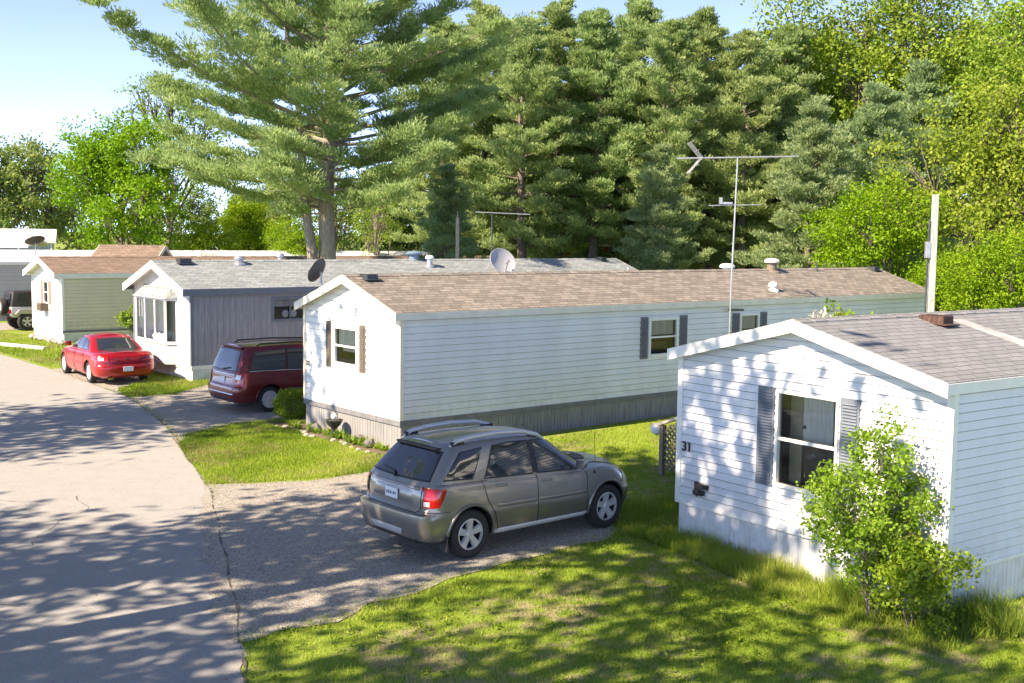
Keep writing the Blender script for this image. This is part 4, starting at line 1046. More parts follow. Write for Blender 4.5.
for i in range(16):
    y0 = -.60+1.2*i/16; y1 = y0+1.2/16; y0 *= .92; y1 *= .92; f = lambda y: (.66+.08*(y/.6)**2+.02, 1.66-.03*(y/.6)**2)
    (xa_, za), (xb_, zb) = f(y0), f(y1)
    m_.prism([(xa_-.03, y0, za-.045), (xb_-.03, y1, zb-.045), (xb_+.18, y1, zb-.0), (xa_+.18, y0, za-.0)], [(xa_-.04, y0, za-.02), (xb_-.04, y1, zb-.02), (xb_+.16, y1, zb+.028), (xa_+.16, y0, za+.028)])
m_.build('spoiler', MT['paintsuv'], root, smooth=40)
m_ = MB(); m_.box((.60, -.50, 1.60), (.72, .50, 1.625)); m_.build('spoiler_underside', MT['black'], root)
m_ = MB(); m_.tube([(2.75, .0, 1.70), (2.72, 0, 1.715)], .01, 6); m_.tube([(3.75, -.66, 1.08), (3.70, -.68, 1.55)], .004, 5); m_.build('aerial', MT['black'], root)
panel(c, [(3.50, .95), (3.55, .95)], [(3.50, 1.0), (3.55, 1.0)], 'side', .006, 4, 4, -1).build('fender_badge', MT['black'], root, fix=False)

# maroon minivan ------------------------------------------
VTH = .68; wx, wy = -6.38, 29.85; off = Vector((math.cos(VTH)*(-1.0)-math.sin(VTH)*.95, math.sin(VTH)*(-1.0)+math.cos(VTH)*.95, 0))
van = dict(name='parked_minivan', loc=(wx+off.x, wy+off.y, .014), rz=VTH, label='maroon minivan with chrome strips parked between the grey home and home 32', cat='minivan', paint=MT['paintvan'],
  wid=([0, .5, 1.2, 3.6, 4.5, 5.1], [.97, 1, 1.0, 1.0, .98, .92]), shoulder=([0, .9, 3, 4, 4.4, 4.8, 5.1], [1.12, 1.10, 1.04, 1.0, .97, .90, .78]),
  low=([0, .3, 1, 4.2, 4.8, 5.1], [.30, .25, .22, .22, .24, .32]), roofz=([.1, .4, 1.5, 2.6, 3.2, 4.0], [1.70, 1.74, 1.76, 1.74, 1.70, 1.6]),
  lower=[(0, .82, .12, 5.0), (.06, .92, .04, 5.08), (.2, .965, .0, 5.13), (.40, .98, .0, 5.14), (.50, .98, .02, 5.14), (.53, .98, .06, 5.12), (.6, .978, .08, 5.1), (.8, .965, .09, 5.0), (.93, .95, .11, 4.85), (1, .925, .14, 4.7)],
  hoodcrown=([0, 3.5, 4.0, 4.8, 5.1], [.0, .02, .12, .10, .03]), Lr=.35, Lf=.8, nr=5, nf=2.9,
  upper=[(0, .925, .12, 4.5), (.3, .89, .18, 4.2), (.6, .83, .25, 3.85), (.85, .77, .31, 3.5), (.95, .74, .35, 3.35), (1, .70, .40, 3.2)], roofcrown=.05, gLr=.3, gLf=.7, gnr=5, gnf=3.2,
  wr=.345, xa=1.0, xb=4.07, track=.82, ww=.22, rimr=.66, spokes=9,
  sidewin=[([(.42, 1.16), (1.45, 1.14)], [(.62, 1.60), (1.52, 1.64)]), ([(1.52, 1.14), (2.62, 1.11)], [(1.58, 1.64), (2.62, 1.64)]), ([(2.72, 1.10), (3.75, 1.06)], [(2.72, 1.63), (3.05, 1.58), (3.4, 1.38)])],
  rearwin=([(-.70, 1.13), (0, 1.12), (.70, 1.13)], [(-.62, 1.62), (0, 1.65), (.62, 1.62)]), frontwin=([(-.7, 1.15), (.7, 1.15)], [(-.6, 1.6), (.6, 1.6)]),
  seams=[[(1.50, .36), (1.47, 1.12)], [(2.67, .3), (2.67, 1.08)], [(3.8, .3), (3.78, 1.0)]], rearseams=[[(-.74, 1.10), (-.74, .66), (-.68, .60), (.68, .60), (.74, .66), (.74, 1.10)]],
  handles=[(1.62, 1.0), (2.82, .98)], mirror=(3.72, 1.13), lip=.02)
root, c = make_car(van)
for sg in (-1, 1):
    y0, y1 = (-.94, -.74) if sg < 0 else (.74, .94)
    panel(c, [(.06, .72), (.30, .72)], [(.10, 1.08), (.42, 1.06)], 'side', .012, 8, 8, sg).build('tail_light', MT['red'], root, smooth=60, fix=False)
    panel(c, [(y0, .72), (y1, .72)], [(y0, 1.08), (y1, 1.08)], 'rear', .012, 8, 8).build('tail_light', MT['red'], root, smooth=60, fix=False)
    panel(c, [(sg*.76, .92), (sg*.90, .92)], [(sg*.76, 1.03), (sg*.90, 1.03)], 'rear', .018, 5, 5).build('reverse_lamp', MT['lampclear'], root, smooth=60, fix=False)
    strip(c, [(.40, 1.125), (1.4, 1.11), (3.7, 1.03)], .014, 'side', sg, .018, 40).build('chrome_strip', MT['chrome'], root)
    strip(c, [(1.6, .60), (3.7, .58)], .014, 'side', sg, .018, 40).build('chrome_strip', MT['chrome'], root)
    m_ = MB(); zt = lambda x: c.top(x, sg*.66)[0].z
    m_.tube([(.75, sg*.66, zt(.75)), (.85, sg*.66, zt(.85)+.05), (1.8, sg*.66, zt(1.8)+.06), (2.8, sg*.66, zt(2.8)+.05), (2.9, sg*.66, zt(2.9))], .022, 8); m_.build('roof_rail', MT['black'], root, smooth=60)
    panel(c, [(4.7, .72), (5.0, .70)], [(4.6, .92), (4.95, .84)], 'side', .01, 8, 6, sg).build('headlight', MT['lampclear'], root, fix=False)
panel(c, [(-.66, 1.00), (.66, 1.00)], [(-.66, 1.045), (.66, 1.045)], 'rear', .022, 16, 4, thick=.016).build('chrome_strip', MT['chrome'], root, smooth=60, fix=False)
panel(c, [(-.70, .50), (.70, .50)], [(-.74, .54), (.74, .54)], 'rear', .02, 16, 4, thick=.016).build('chrome_strip', MT['chrome'], root, smooth=60, fix=False)
panel(c, [(-.8, .29), (.8, .29)], [(-.8, .36), (.8, .36)], 'rear', .01, 16, 4, thick=.008).build('bumper_valance', MT['black'], root, fix=False)
m_ = MB(); px = c.rear(0, .87)[0].x; m_.box((px-.016, -.155, .78), (px-.004, .155, .94)); m_.build('licence_plate', MT['plate'], root, bevel=.01)
m_ = MB(); m_.box((.30, -.64, 1.715), (.50, .64, 1.745)); m_.build('spoiler', MT['paintvan'], root, bevel=.012)
m_ = MB(); a0 = c.rear(.0, 1.14)[0]; a1 = c.rear(-.38, 1.20)[0]; e = Vector((-.03, 0, 0)); m_.tube([a0+e, a1+e], .014, 6); m_.build('rear_wiper', MT['black'], root)

# red sedan -----------------------------------------------
RTH = R(126); wx, wy = -13.2, 35.25   # rear left wheel
off = Vector((math.cos(RTH)*(-1.1)-math.sin(RTH)*(-.88), math.sin(RTH)*(-1.1)+math.cos(RTH)*(-.88), 0))
sed = dict(name='parked_sedan', loc=(wx+off.x, wy+off.y, .014), rz=RTH, label='bright red sedan parked at the road edge by the grey home', cat='sedan', paint=MT['paintred'],
  wid=([0, .6, 1.2, 3.4, 4.3, 5.0], [.94, 1, 1.0, 1.0, .97, .90]), shoulder=([0, .3, 1.1, 2.5, 3.6, 4.2, 4.7, 5.0], [.93, .965, .975, .94, .92, .86, .76, .66]),
  low=([0, .3, 1, 4, 4.7, 5.0], [.26, .21, .18, .18, .19, .26]), roofz=([.8, 1.2, 1.8, 2.4, 2.9, 3.6], [1.26, 1.35, 1.40, 1.405, 1.37, 1.2]),
  lower=[(0, .76, .16, 4.85), (.08, .86, .05, 4.93), (.25, .92, .0, 4.98), (.45, .94, .0, 4.98), (.52, .94, .02, 4.97), (.56, .938, .05, 4.96), (.75, .925, .06, 4.9), (.92, .90, .09, 4.75), (.98, .87, .13, 4.6), (1, .84, .17, 4.5)],
  hoodcrown=([0, .2, 1, 3, 3.6, 4.6, 5], [.02, .06, .05, .03, .10, .10, .03]), Lr=.5, Lf=.95, nr=3.6, nf=2.7,
  upper=[(0, .84, .78, 3.78), (.3, .79, 1.0, 3.48), (.6, .72, 1.25, 3.15), (.85, .65, 1.48, 2.88), (.95, .62, 1.62, 2.75), (1, .57, 1.78, 2.6)], roofcrown=.05, gLr=.45, gLf=.65, gnr=3.6, gnf=3.2,
  wr=.33, xa=1.1, xb=3.97, track=.80, ww=.215, rimr=.68, spokes=10,
  sidewin=[([(1.35, 1.02), (1.92, 1.0)], [(1.70, 1.27), (1.95, 1.31)]), ([(1.98, 1.0), (2.55, .99)], [(2.0, 1.31), (2.50, 1.33)]), ([(2.62, .985), (3.45, .97)], [(2.60, 1.33), (2.78, 1.30), (3.0, 1.22)])],
  rearwin=([(-.62, 1.03), (0, 1.03), (.62, 1.03)], [(-.50, 1.31), (0, 1.33), (.50, 1.31)]), frontwin=([(-.6, 1.0), (.6, 1.0)], [(-.5, 1.3), (.5, 1.3)]),
  seams=[[(1.62, .3), (1.55, .6), (1.60, .95)], [(2.58, .25), (2.58, .95)], [(3.55, .25), (3.52, .9)]], rearseams=[[(-.70, .90), (-.62, .62), (.62, .62), (.70, .90)]],
  handles=[(1.78, .84), (2.72, .83)], mirror=(3.36, 1.05), lip=.014)
root, c = make_car(sed)
for sg in (-1, 1):
    y0, y1 = (-.90, -.58) if sg < 0 else (.58, .90)
    panel(c, [(y0, .74), (y1, .72)] if sg < 0 else [(y0, .72), (y1, .74)], [(y0, .88), (y1, .90)] if sg < 0 else [(y0, .90), (y1, .88)], 'rear', .012, 8, 6).build('tail_light', MT['red'], root, fix=False)
    panel(c, [(.10, .74), (.42, .74)], [(.14, .88), (.36, .88)], 'side', .012, 8, 6, sg).build('tail_light', MT['red'], root, fix=False)
    panel(c, [(sg*.70, .77), (sg*.84, .77)], [(sg*.70, .86), (sg*.84, .86)], 'rear', .018, 5, 5).build('reverse_lamp', MT['lampclear'], root, smooth=60, fix=False)
    panel(c, [(4.45, .60), (4.8, .58)], [(4.45, .74), (4.75, .68)], 'side', .01, 8, 6, sg).build('headlight', MT['lampclear'], root, fix=False)
m_ = MB(); px = c.rear(0, .50)[0].x; m_.box((px-.016, -.155, .43), (px-.004, .155, .58)); m_.build('licence_plate', MT['plate'], root, bevel=.01)
panel(c, [(-.56, .66), (.56, .66)], [(-.58, .72), (.58, .72)], 'rear', .008, 12, 4).build('rear_trim', M('dark_red_trim', (.22, .01, .03), .3), root, fix=False)
m_ = MB(); px = c.rear(0, .80)[0].x
for i, yy in enumerate((-.5, -.46, -.42, -.38, -.34, -.3)): m_.box((px-.012, -yy-.012, .785), (px-.002, -yy+.012, .815))
m_.lathe([(.035, -.004), (.035, .008)], 12, mat=Matrix.Translation((px-.006, 0, .80)) @ Matrix.Rotation(math.pi/2, 4, 'Y'))
m_.box((px-.012, -.52, .78), (px-.002, -.36, .82)); m_.build('chrome_badge', MT['chrome'], root)
m_ = MB()
for yy in (.48, .56): m_.tube([(.02, yy, .22), (.3, yy, .22)], .035, 10)
m_.build('exhaust_pipe', MT['chrome'], root)
for sg in (-1, 1): strip(c, [(1.1, .57), (3.9, .55)], .012, 'side', sg, .015, 40).build('door_moulding', MT['paintred'], root)

# jeep ----------------------------------------------------
jp = empty('parked_jeep', (-24.0, 53.6, .014), .70, 'silver and black off-road jeep with rear spare tyre beside the cream home', 'jeep')
m_ = MB(); m_.prism([(.1, -.78, .62), (3.9, -.78, .62), (3.9, .78, .62), (.1, .78, .62)], [(.05, -.8, 1.12), (3.9, -.72, 1.12), (3.9, .72, 1.12), (.05, .8, 1.12)]); m_.build('body', MT['paintjeep'], jp, bevel=.04, smooth=50)
m_ = MB(); m_.prism([(.08, -.76, 1.12), (2.5, -.76, 1.12), (2.5, .76, 1.12), (.08, .76, 1.12)], [(.2, -.66, 1.85), (2.2, -.66, 1.85), (2.2, .66, 1.85), (.2, .66, 1.85)]); m_.build('hard_top', MT['black'], jp, bevel=.05, smooth=50)
m_ = MB()
for sg in (-1, 1): m_.prism([(.35, sg*.765, 1.2), (1.15, sg*.765, 1.2), (1.15, sg*.69, 1.75), (.42, sg*.69, 1.75)], [(.35, sg*.775, 1.2), (1.15, sg*.775, 1.2), (1.15, sg*.70, 1.75), (.42, sg*.70, 1.75)])
m_.prism([(.06, -.55, 1.22), (.06, .55, 1.22), (.15, .5, 1.72), (.15, -.5, 1.72)], [(.045, -.55, 1.22), (.045, .55, 1.22), (.135, .5, 1.72), (.135, -.5, 1.72)])
m_.build('side_window', MT['glass'], jp)
for x in (.75, 3.25):
    for sg in (-1, 1):
        wheel(jp, x, sg*.80, .42, sg, .28, 5, .55)
        m_ = MB(); m_.prism([(x-.55, sg*.62, .80), (x-.35, sg*.62, 1.0), (x+.35, sg*.62, 1.0), (x+.6, sg*.62, .78)], [(x-.55, sg*.97, .80), (x-.35, sg*.97, 1.0), (x+.35, sg*.97, 1.0), (x+.6, sg*.97, .78)]); m_.build('fender', MT['paintjeep'] if x < 1 else MT['black'], jp, bevel=.02)
m_ = MB(); m_.box((-.12, -.72, .50), (.12, .72, .68)); m_.build('bumper', MT['black'], jp, bevel=.02)
sw = wheel(jp, 0, 0, .40, -1, .28, 5, .55)
Mq = Matrix.Translation((-.10, .1, .75)) @ Matrix.Rotation(-math.pi/2, 4, 'Z')
for o in [sw]+list(sw.children): o.data.transform(Matrix.Translation((-.12, -.1, .72)) @ Matrix.Rotation(-math.pi/2, 4, 'Z'))
sw.name = 'spare_wheel'
for sg in (-1, 1):
    m_ = MB(); m_.box((.0, sg*.70-.06, .82), (.06, sg*.70+.06, 1.0)); m_.build('tail_light', MT['red'], jp)

# ---------------------------------------------------------------- yard things
urn = empty('garden_urn', loc32(-.32, 2.3, 0), 0, 'dark pedestal urn standing against the skirting of home 32', 'planter')
mb = MB(); mb.lathe([(.13, 0), (.14, .03), (.07, .07), (.055, .18), (.08, .24), (.15, .30), (.20, .40), (.22, .42), (.19, .43), (.16, .40)], 20); mb.build('bowl', MT['iron'], urn, smooth=40)
mb = MB(); mb.lathe([(.02, .42), (.06, .46), (.07, .52), (.03, .58)], 12); mb.build('white_figure', MT['white'], urn, smooth=60)
# bed of soil
bedp = [loc32(-.02, y, 0) for y in np.linspace(-.3, 4.6, 14)]+[loc32(-.62-.12*math.sin(y*3), y, 0) for y in np.linspace(5.0, -.3, 14)]
sheet('flower_bed', [(p.x, p.y) for p in bedp], .02, MT['soil'], .03, .3)
def rock(loc, s, m, label, group, name='edging_stone'):
    bm = bmesh.new(); bmesh.ops.create_icosphere(bm, subdivisions=2, radius=1)
    for v in bm.verts: v.co = Vector((v.co.x*s[0], v.co.y*s[1], v.co.z*s[2]))*(1+random.uniform(-.16, .16))
    me = bpy.data.meshes.new(name); bm.to_mesh(me); bm.free(); me.materials.append(m)
    o = bpy.data.objects.new(name, me); col.objects.link(o); o.location = loc; o.rotation_euler = (0, 0, random.uniform(0, 6)); tag(o, label, 'stone', group); return o
for i in range(15):
    y = 4.4-i*.32+random.uniform(-.05, .05); a_ = -.68-.10*math.sin(y*3)+random.uniform(-.04, .04); s_ = random.uniform(.035, .10)
    rock(loc32(a_, y, s_*.35), (s_, s_*.8, s_*.6), MT['stone'], 'pale stone edging the flower bed in front of home 32', 'stones along the flower bed')
for i, (a_, b_) in enumerate(((-.28, 3.2), (-.3, 1.2), (-.36, .7))):
    rock(loc32(a_, b_, .1), (.13, .12, .13), MT['stonedark'], ['dark rounded rock left of the urn by the skirting', 'dark rock right of the urn by the skirting', 'dark rock nearest the front corner of home 32'][i], 'dark rocks in the flower bed', 'garden_rock')
for i in range(9):
    q = Vector((-18.6-.28*i+random.uniform(-.1, .1), 47.0+.30*i+random.uniform(-.2, .1), .1)); s_ = random.uniform(.13, .24)
    rock(q, (s_, s_*.8, s_*.6), MT['stone'], 'grey stone in the garden bed before the cream home', 'stones before the cream home')
mb = MB()
pp = [(-24.2, 48.7), (-21.1, 46.5), (-18.6, 45.0)]
for a0, b0 in zip(pp[:-1], pp[1:]):
    a0 = Vector((*a0, 0)); b0 = Vector((*b0, 0)); n0 = Vector((-(b0-a0).y, (b0-a0).x, 0)).normalized()*.07
    mb.prism([a0-n0, a0+n0, b0+n0, b0-n0], [p+VZ*.12 for p in (a0-n0, a0+n0, b0+n0, b0-n0)])
tag(mb.build('lawn_edging', MT['white']), 'white edging strip along the lawn before the cream home', 'edging')

# ---------------------------------------------------------------- foliage
def leaf_ball(c, r, n, size, rg, squash=1., shell=.55):
    d = unit(rg.normal(size=(n, 3))); rad = r*(shell+(1-shell)*rg.random(n)**.5)
    p = np.asarray(c)+d*rad[:, None]*np.array([1, 1, squash])
    dirs = unit(d+rg.normal(size=(n, 3))*.7)
    return cards(p, dirs, size*rg.uniform(.7, 1.3, n), size*.62*rg.uniform(.7, 1.2, n), rg)
def pine_tree(name, H, base, Rmax, seed, label=None, cat=None, mat='pine', whorl=.8, nb=5, dens=1., puff=.55, card=(.34, .10), ncard=46, dbl=False, profile=None, droop=0., trunkr=None, bark='bark'):
    """white pine: whorled limbs whose outer halves carry upturned billowing plumes of needles"""
    rg = np.random.default_rng(seed); rr = random.Random(seed)
    root = empty(name, label=label, cat=cat)
    tr = MB(); r0 = trunkr or H*.018
    k = 10; tp = [Vector((rr.uniform(-.08, .08)*i*.4, rr.uniform(-.08, .08)*i*.4, H*i/k)) for i in range(k+1)]; tp[0] = Vector((0, 0, 0))
    tr.tube(tp, [r0*(1.25 if i == 0 else max(0, 1-i/k)**.8+.03) for i in range(k+1)], 12)
    if dbl:
        t2 = [p+Vector((-.25-.22*i, .1*i, 0))*1.0 for i, p in enumerate(tp)]; t2[0] = Vector((-.3, 0, 0)); t2[1] = tp[1]+Vector((-.55, 0, 0)); tr.tube(t2[:8], [r0*.7*(1-i/9) for i in range(8)], 10)
    prof = profile or (lambda s: (1-s)**.62*(.72+.5*min(1, s*5)))
    V = []; T = []
    z = base
    def trunk_at(z):
        i = min(k-1, int(z/H*k)); f = z/H*k-i; return tp[i].lerp(tp[i+1], f)
    while z < H-.3:
        s = (z-base)/(H-base); Lb = Rmax*prof(s)
        az0 = rr.uniform(0, 6.3)
        for b in range(nb):
            az = az0+6.283*b/nb+rr.uniform(-.4, .4); L = Lb*rr.choice((.45, .7, .9, 1.0, 1.12, 1.3))*rr.uniform(.9, 1.1)
            if L < .35: L = .35
            el = R(-6-droop+44*s+rr.uniform(-8, 10)); o0 = trunk_at(min(H-.05, z+rr.uniform(-.3, .3)))
            pts = []
            for i in range(7):
                t = i/6; azz = az+.12*math.sin(t*3+b); d = Vector((math.cos(azz), math.sin(azz), 0))
                pts.append(o0+d*L*t*math.cos(el)+VZ*(L*t*math.sin(el)+L*.20*t**2.2))
            tr.tube(pts, [max(.012, .055*L**.75*.40*(1-i/6.6)) for i in range(7)], 5, caps=False)
            P = np.array([tuple(p) for p in pts]); bt = rg.uniform(.3, .7)
            m = max(2, int(L*1.15*dens))
            for i in range(m):
                t = .30+.70*(i+rr.random()*.8)/m if s < .93 else (i+.5)/m
                q = np.array([np.interp(t*6, range(7), P[:, a]) for a in range(3)])
                for sgn in (-1, 0, 1):
                    if sgn == 0 and t < .75: continue
                    tl = (L*.30*(1.15-t)+.2)*rr.uniform(.5, 1.25); ta = az+sgn*R(rr.uniform(40, 75))
                    dd = np.array([math.cos(ta), math.sin(ta), .22+rr.uniform(-.1, .25)])
                    tr.tube([Vector(q), Vector(q+dd*tl)], [.018, .008], 3, caps=False)
                    for j in range(max(1, int(tl/(puff*1.1)))+1):
                        f = (j+.6)/(int(tl/(puff*1.1))+1.3)
                        c = q+dd*tl*f+rg.normal(0, .08, 3)
                        pr = puff*rg.uniform(.65, 1.25)*(1 if s < .8 else .75)
                        nn = int(ncard*rg.uniform(.7, 1.2)); u = unit(rg.normal(size=(nn, 3))); u[:, 2] = u[:, 2]*.55+.12
                        p = c+u*pr*(rg.random(nn)**.45)[:, None]*np.array([1, 1, .85])
                        dr = unit(u+np.array([0, 0, .75])+dd*.5+rg.normal(size=(nn, 3))*.35)
                        V.append(cards(p-dr*card[0]*.4, dr, card[0]*rg.uniform(.6, 1.2, nn), card[1], rg, u+np.array([0, 0, .55]), .45))
                        T.append(np.clip(rg.normal(bt+rg.normal(0, .12), .10, nn), 0, 1))
        z += whorl*rr.uniform(.75, 1.25)*(1.15-.45*s)
    tr.build('trunk', MT[bark], root, smooth=60, fix=False)
    fast_mesh('crown', np.concatenate(V), 4, MT[mat], np.concatenate(T), root)
    return root
def leafy_tree(name, H, base, Rw, seed, mat, label=None, cat=None, leaf=.22, nclump=260, per=42, clr=.62, trunkr=None, bark='bark', gap=.0, shape=1., stems=1, limbr=1., low=0.):
    rg = np.random.default_rng(seed); rr = random.Random(seed)
    root = empty(name, label=label, cat=cat); tr = MB(); r0 = trunkr or H*.016
    cz = (H+base)/2; hz = (H-base)/2
    # big lobes give an uneven outline
    lobes = []
    for i in range(11):
        d = unit(rg.normal(size=3)); d[2] = d[2]*.9+.1
        lobes.append((np.array([d[0]*Rw*.62, d[1]*Rw*.62, cz+d[2]*hz*.62]), rg.uniform(.34, .52)))
    lobes += [(np.array([0, 0, cz+hz*.45]), .42), (np.array([0, 0, cz]), .45)]
    ends = []
    for _ in range(nclump):
        lc, lr = lobes[rr.randrange(len(lobes))]
        d = unit(rg.normal(size=3)); q = lc+d*np.array([Rw, Rw, hz])*lr*rg.uniform(.55, 1.0)
        if q[2] < base-low: continue
        ends.append(q)
    ends = np.array(ends)
    # trunk(s) and limbs
    tops = []
    for s_ in range(stems):
        bx_, by_ = (0, 0) if stems == 1 else (rr.uniform(-.12, .12)*Rw, rr.uniform(-.12, .12)*Rw)
        tx, ty = (rr.uniform(-.1, .1)*Rw, rr.uniform(-.1, .1)*Rw) if stems == 1 else (rr.uniform(-.45, .45)*Rw, rr.uniform(-.45, .45)*Rw)
        k = 8; tp = [Vector((bx_+(tx-bx_)*(i/k)**1.3+rr.uniform(-.03, .03)*Rw, by_+(ty-by_)*(i/k)**1.3, H*.78*i/k)) for i in range(k+1)]
        tr.tube(tp, [r0*(1.2 if i == 0 else (1-i/k)**.9+.06)/(stems**.5) for i in range(k+1)], 9); tops.append(tp)
    for lc, lr in lobes:
        tp = tops[rr.randrange(len(tops))]
        i = max(1, min(6, int(np.clip((lc[2]-hz*.55)/(H*.88)*8, 1, 6)))); a = tp[i]; b = Vector(lc); m = a.lerp(b, .5)+Vector((rr.uniform(-.1, .1)*Rw, rr.uniform(-.1, .1)*Rw, -.05*Rw))
        tr.tube([a, m, b], [r0*.42*limbr, r0*.28*limbr, r0*.14*limbr], 6, caps=False)
        sub = [q for q in ends if np.linalg.norm((q-lc)/np.array([Rw, Rw, hz])) < lr*1.05][:14]
        for q in sub: q = Vector(q); tr.tube([m.lerp(b, .6), b.lerp(q, .45)+Vector((0, 0, .03*H)), q], [r0*.13*limbr, r0*.09*limbr, r0*.03*limbr], 4, caps=False)
    V = []; T = []
    for q in ends:
        n = int(per*rg.uniform(.6, 1.3)); rad = clr*rg.uniform(.7, 1.25)*Rw*.22
        p = q+rg.normal(size=(n, 3))*rad*np.array([1, 1, .6])*.62
        a_ = rg.normal(size=(n, 3)); a_[:, 2] -= .3
        V.append(cards(p, a_, leaf*rg.uniform(.7, 1.3, n), leaf*.68*rg.uniform(.8, 1.2, n), rg, unit(p-q)+unit(q-np.array([0, 0, cz]))*.5+np.array([0, 0, .5]), .6))
        T.append(np.clip(rg.normal(rg.uniform(.2, .8), .12, n), 0, 1))
    tr.build('trunk', MT[bark], root, smooth=60, fix=False)
    fast_mesh('crown', np.concatenate(V), 4, MT[mat], np.concatenate(T), root)
    return root
def put(o, x, y, rz=0, s=1., label=None, group=None, sz=None):
    o.location = (x, y, -.05); o.rotation_euler = (0, 0, rz); o.scale = (s, s, sz or s)
    if label: o['label'] = label
    if group: o['group'] = group
    return o

# the big white pine between the homes
bp = pine_tree('pine_tree', 21.5, 5.9, 7.6, 5, 'huge spreading white pine with a forked trunk behind the grey home', 'tree', 'pine', .85, 7, 1.15, .50, (.22, .055), 90, True,
               profile=lambda s: .72+1.4*s if s < .2 else max(.06, 1.0-(s-.2)*1.18), droop=-4, trunkr=.42, bark='barkpale')
put(bp, -8.2, 50.3, .6)
# background pines: three meshes shared by the row
prow = 'pines standing in a row behind the homes'
pA = pine_tree('pine_tree', 19.5, 3.4, 3.9, 21, 'x', 'tree', 'pine', .95, 6, 1.25, .50, (.26, .085), 46)
pB = pine_tree('pine_tree', 19, 5.2, 3.6, 22, 'x', 'tree', 'pine', 1.0, 6, 1.25, .50, (.26, .085), 46)
pC = pine_tree('pine_tree', 15, .8, 4.4, 23, 'x', 'tree', 'pineblue', .85, 6, 1.2, .50, (.26, .085), 42, profile=lambda s: max(0, 1-s)**.7)
def X(px, y): return (px-512)/F*y*1.005
spots = [(440, 66, pB, .95), (482, 70, pA, 1.02), (520, 64, pB, .93), (556, 68, pA, 1.0), (592, 66, pB, .98), (628, 70, pA, 1.04), (662, 65, pB, .94), (700, 68, pA, .98), (738, 66, pB, .92), (772, 70, pA, .96)]
used = set()
names_lr = ['first', 'second', 'third', 'fourth', 'fifth', 'sixth', 'seventh', 'eighth', 'ninth', 'tenth']
for i, (px, y, src, s) in enumerate(spots):
    o = src if src not in used else copy_tree(src); used.add(src)
    put(o, X(px, y), y, i*1.3, s*.93, 'tall pine, %s from the left in the row behind the homes' % names_lr[i], prow)
front = [(805, 52, .74, 'bushy blue green pine in front of the row, right of the tall aerial mast'), (868, 58, .84, 'blue green pine behind the white service pole, under the yellow maple'), (912, 62, .95, 'tall blue green pine right of the yellow green maple'), (655, 57, .62, 'short bushy pine in front of the row, left of the aerial mast'), (445, 57, .55, 'short pine beside the big white pine, right of its trunk')]
for i, (px, y, s, lab) in enumerate(front):
    o = pC if pC not in used else copy_tree(pC); used.add(pC)
    put(o, X(px, y), y, i*1.7, s, lab, 'blue green pines at the wood edge')
back = [(465, 80), (505, 82), (540, 78), (575, 84), (610, 79), (645, 83), (682, 80), (715, 84), (755, 79), (795, 82)]
for i, (px, y) in enumerate(back):
    o = copy_tree([pA, pB][i % 2]); put(o, X(px, y), y, i*2.1+.5, .93+.06*math.sin(i*2.3), 'pine half hidden behind the row, %s from the left' % names_lr[i], 'second line of pines')
# broadleaf trees
mapl = leafy_tree('maple_tree', 12.6, 1.5, 4.6, 31, 'maple', 'bright green maple left of the big pine behind the cream home', 'tree', .20, 420, 62, .62); put(mapl, X(125, 74), 74)
yel = leafy_tree('birch_tree', 17.5, 4, 4.6, 32, 'yellow', 'x', 'tree', .22, 200, 30, .6); put(yel, X(172, 84), 84, 0, 1, 'tall thin yellow green tree behind the bright maple')
y2 = leafy_tree('oak_tree', 23, 6, 7.5, 33, 'yellow', 'tall spreading yellow green tree above the blue green pines', 'tree', .25, 620, 60, .62, limbr=1.3); put(y2, X(850, 72), 72)
y3 = copy_tree(y2); put(y3, X(985, 74), 74, 2.2, .95, 'yellow green tree filling the top right corner')
y5 = copy_tree(y2); put(y5, X(806, 80), 80, 1.1, .92, 'yellow green tree between the pine row and the tall spreading tree')
y4 = copy_tree(y2); put(y4, X(1075, 60), 60, 4.0, .85, 'yellow green tree cut by the right edge of the picture')
r1 = leafy_tree('oak_tree', 12.5, 1.2, 5.2, 34, 'yellow', 'broad light green tree at the right edge behind the slate roof', 'tree', .17, 480, 62, .55); put(r1, X(975, 47), 47)
r2 = leafy_tree('hazel_tree', 7.4, .3, 3.2, 35, 'maple', 'x', 'tree', .125, 400, 60, .6, stems=4)
put(r2, X(880, 46), 46, 0, 1, 'rounded light green shrub tree left of the white service pole')
for px, y, s, lab in ((1010, 36, .72, 'bright green shrub tree right of the white service pole'), (845, 53, 1.0, 'light green shrub tree behind the far end of home 32'), (950, 40, .62, 'low green shrub tree just right of the white service pole')):
    put(copy_tree(r2), X(px, y), y, s*9, s, lab)
ol = leafy_tree('willow_tree', 13.5, 1, 5.5, 36, 'olive', 'x', 'tree', .30, 260, 40, .55); put(ol, X(0, 96), 96, 0, 1, 'olive green tree at the left edge behind the white roofs')
for px, y, s, lab in ((52, 100, .98, 'olive green tree between the left edge and the bright maple'),):
    put(copy_tree(ol), X(px, y), y, s*7, s, lab)
m2_ = copy_tree(mapl); put(m2_, X(250, 82), 82, 2, .62, 'small bright maple seen under the big pine boughs')
m3_ = copy_tree(r2); put(m3_, X(215, 76), 76, 1, .75, 'low green shrub tree under the left boughs of the big pine')
m4_ = copy_tree(r2); put(m4_, X(290, 72), 72, 3, .8, 'green shrub tree just left of the big pine trunk')
m5_ = copy_tree(yel); put(m5_, X(375, 74), 74, 1.5, .55, 'small yellow green tree just right of the big pine trunk')
m6_ = copy_tree(yel); put(m6_, X(335, 88), 88, 4, .7, 'yellow green tree directly behind the big pine trunk')
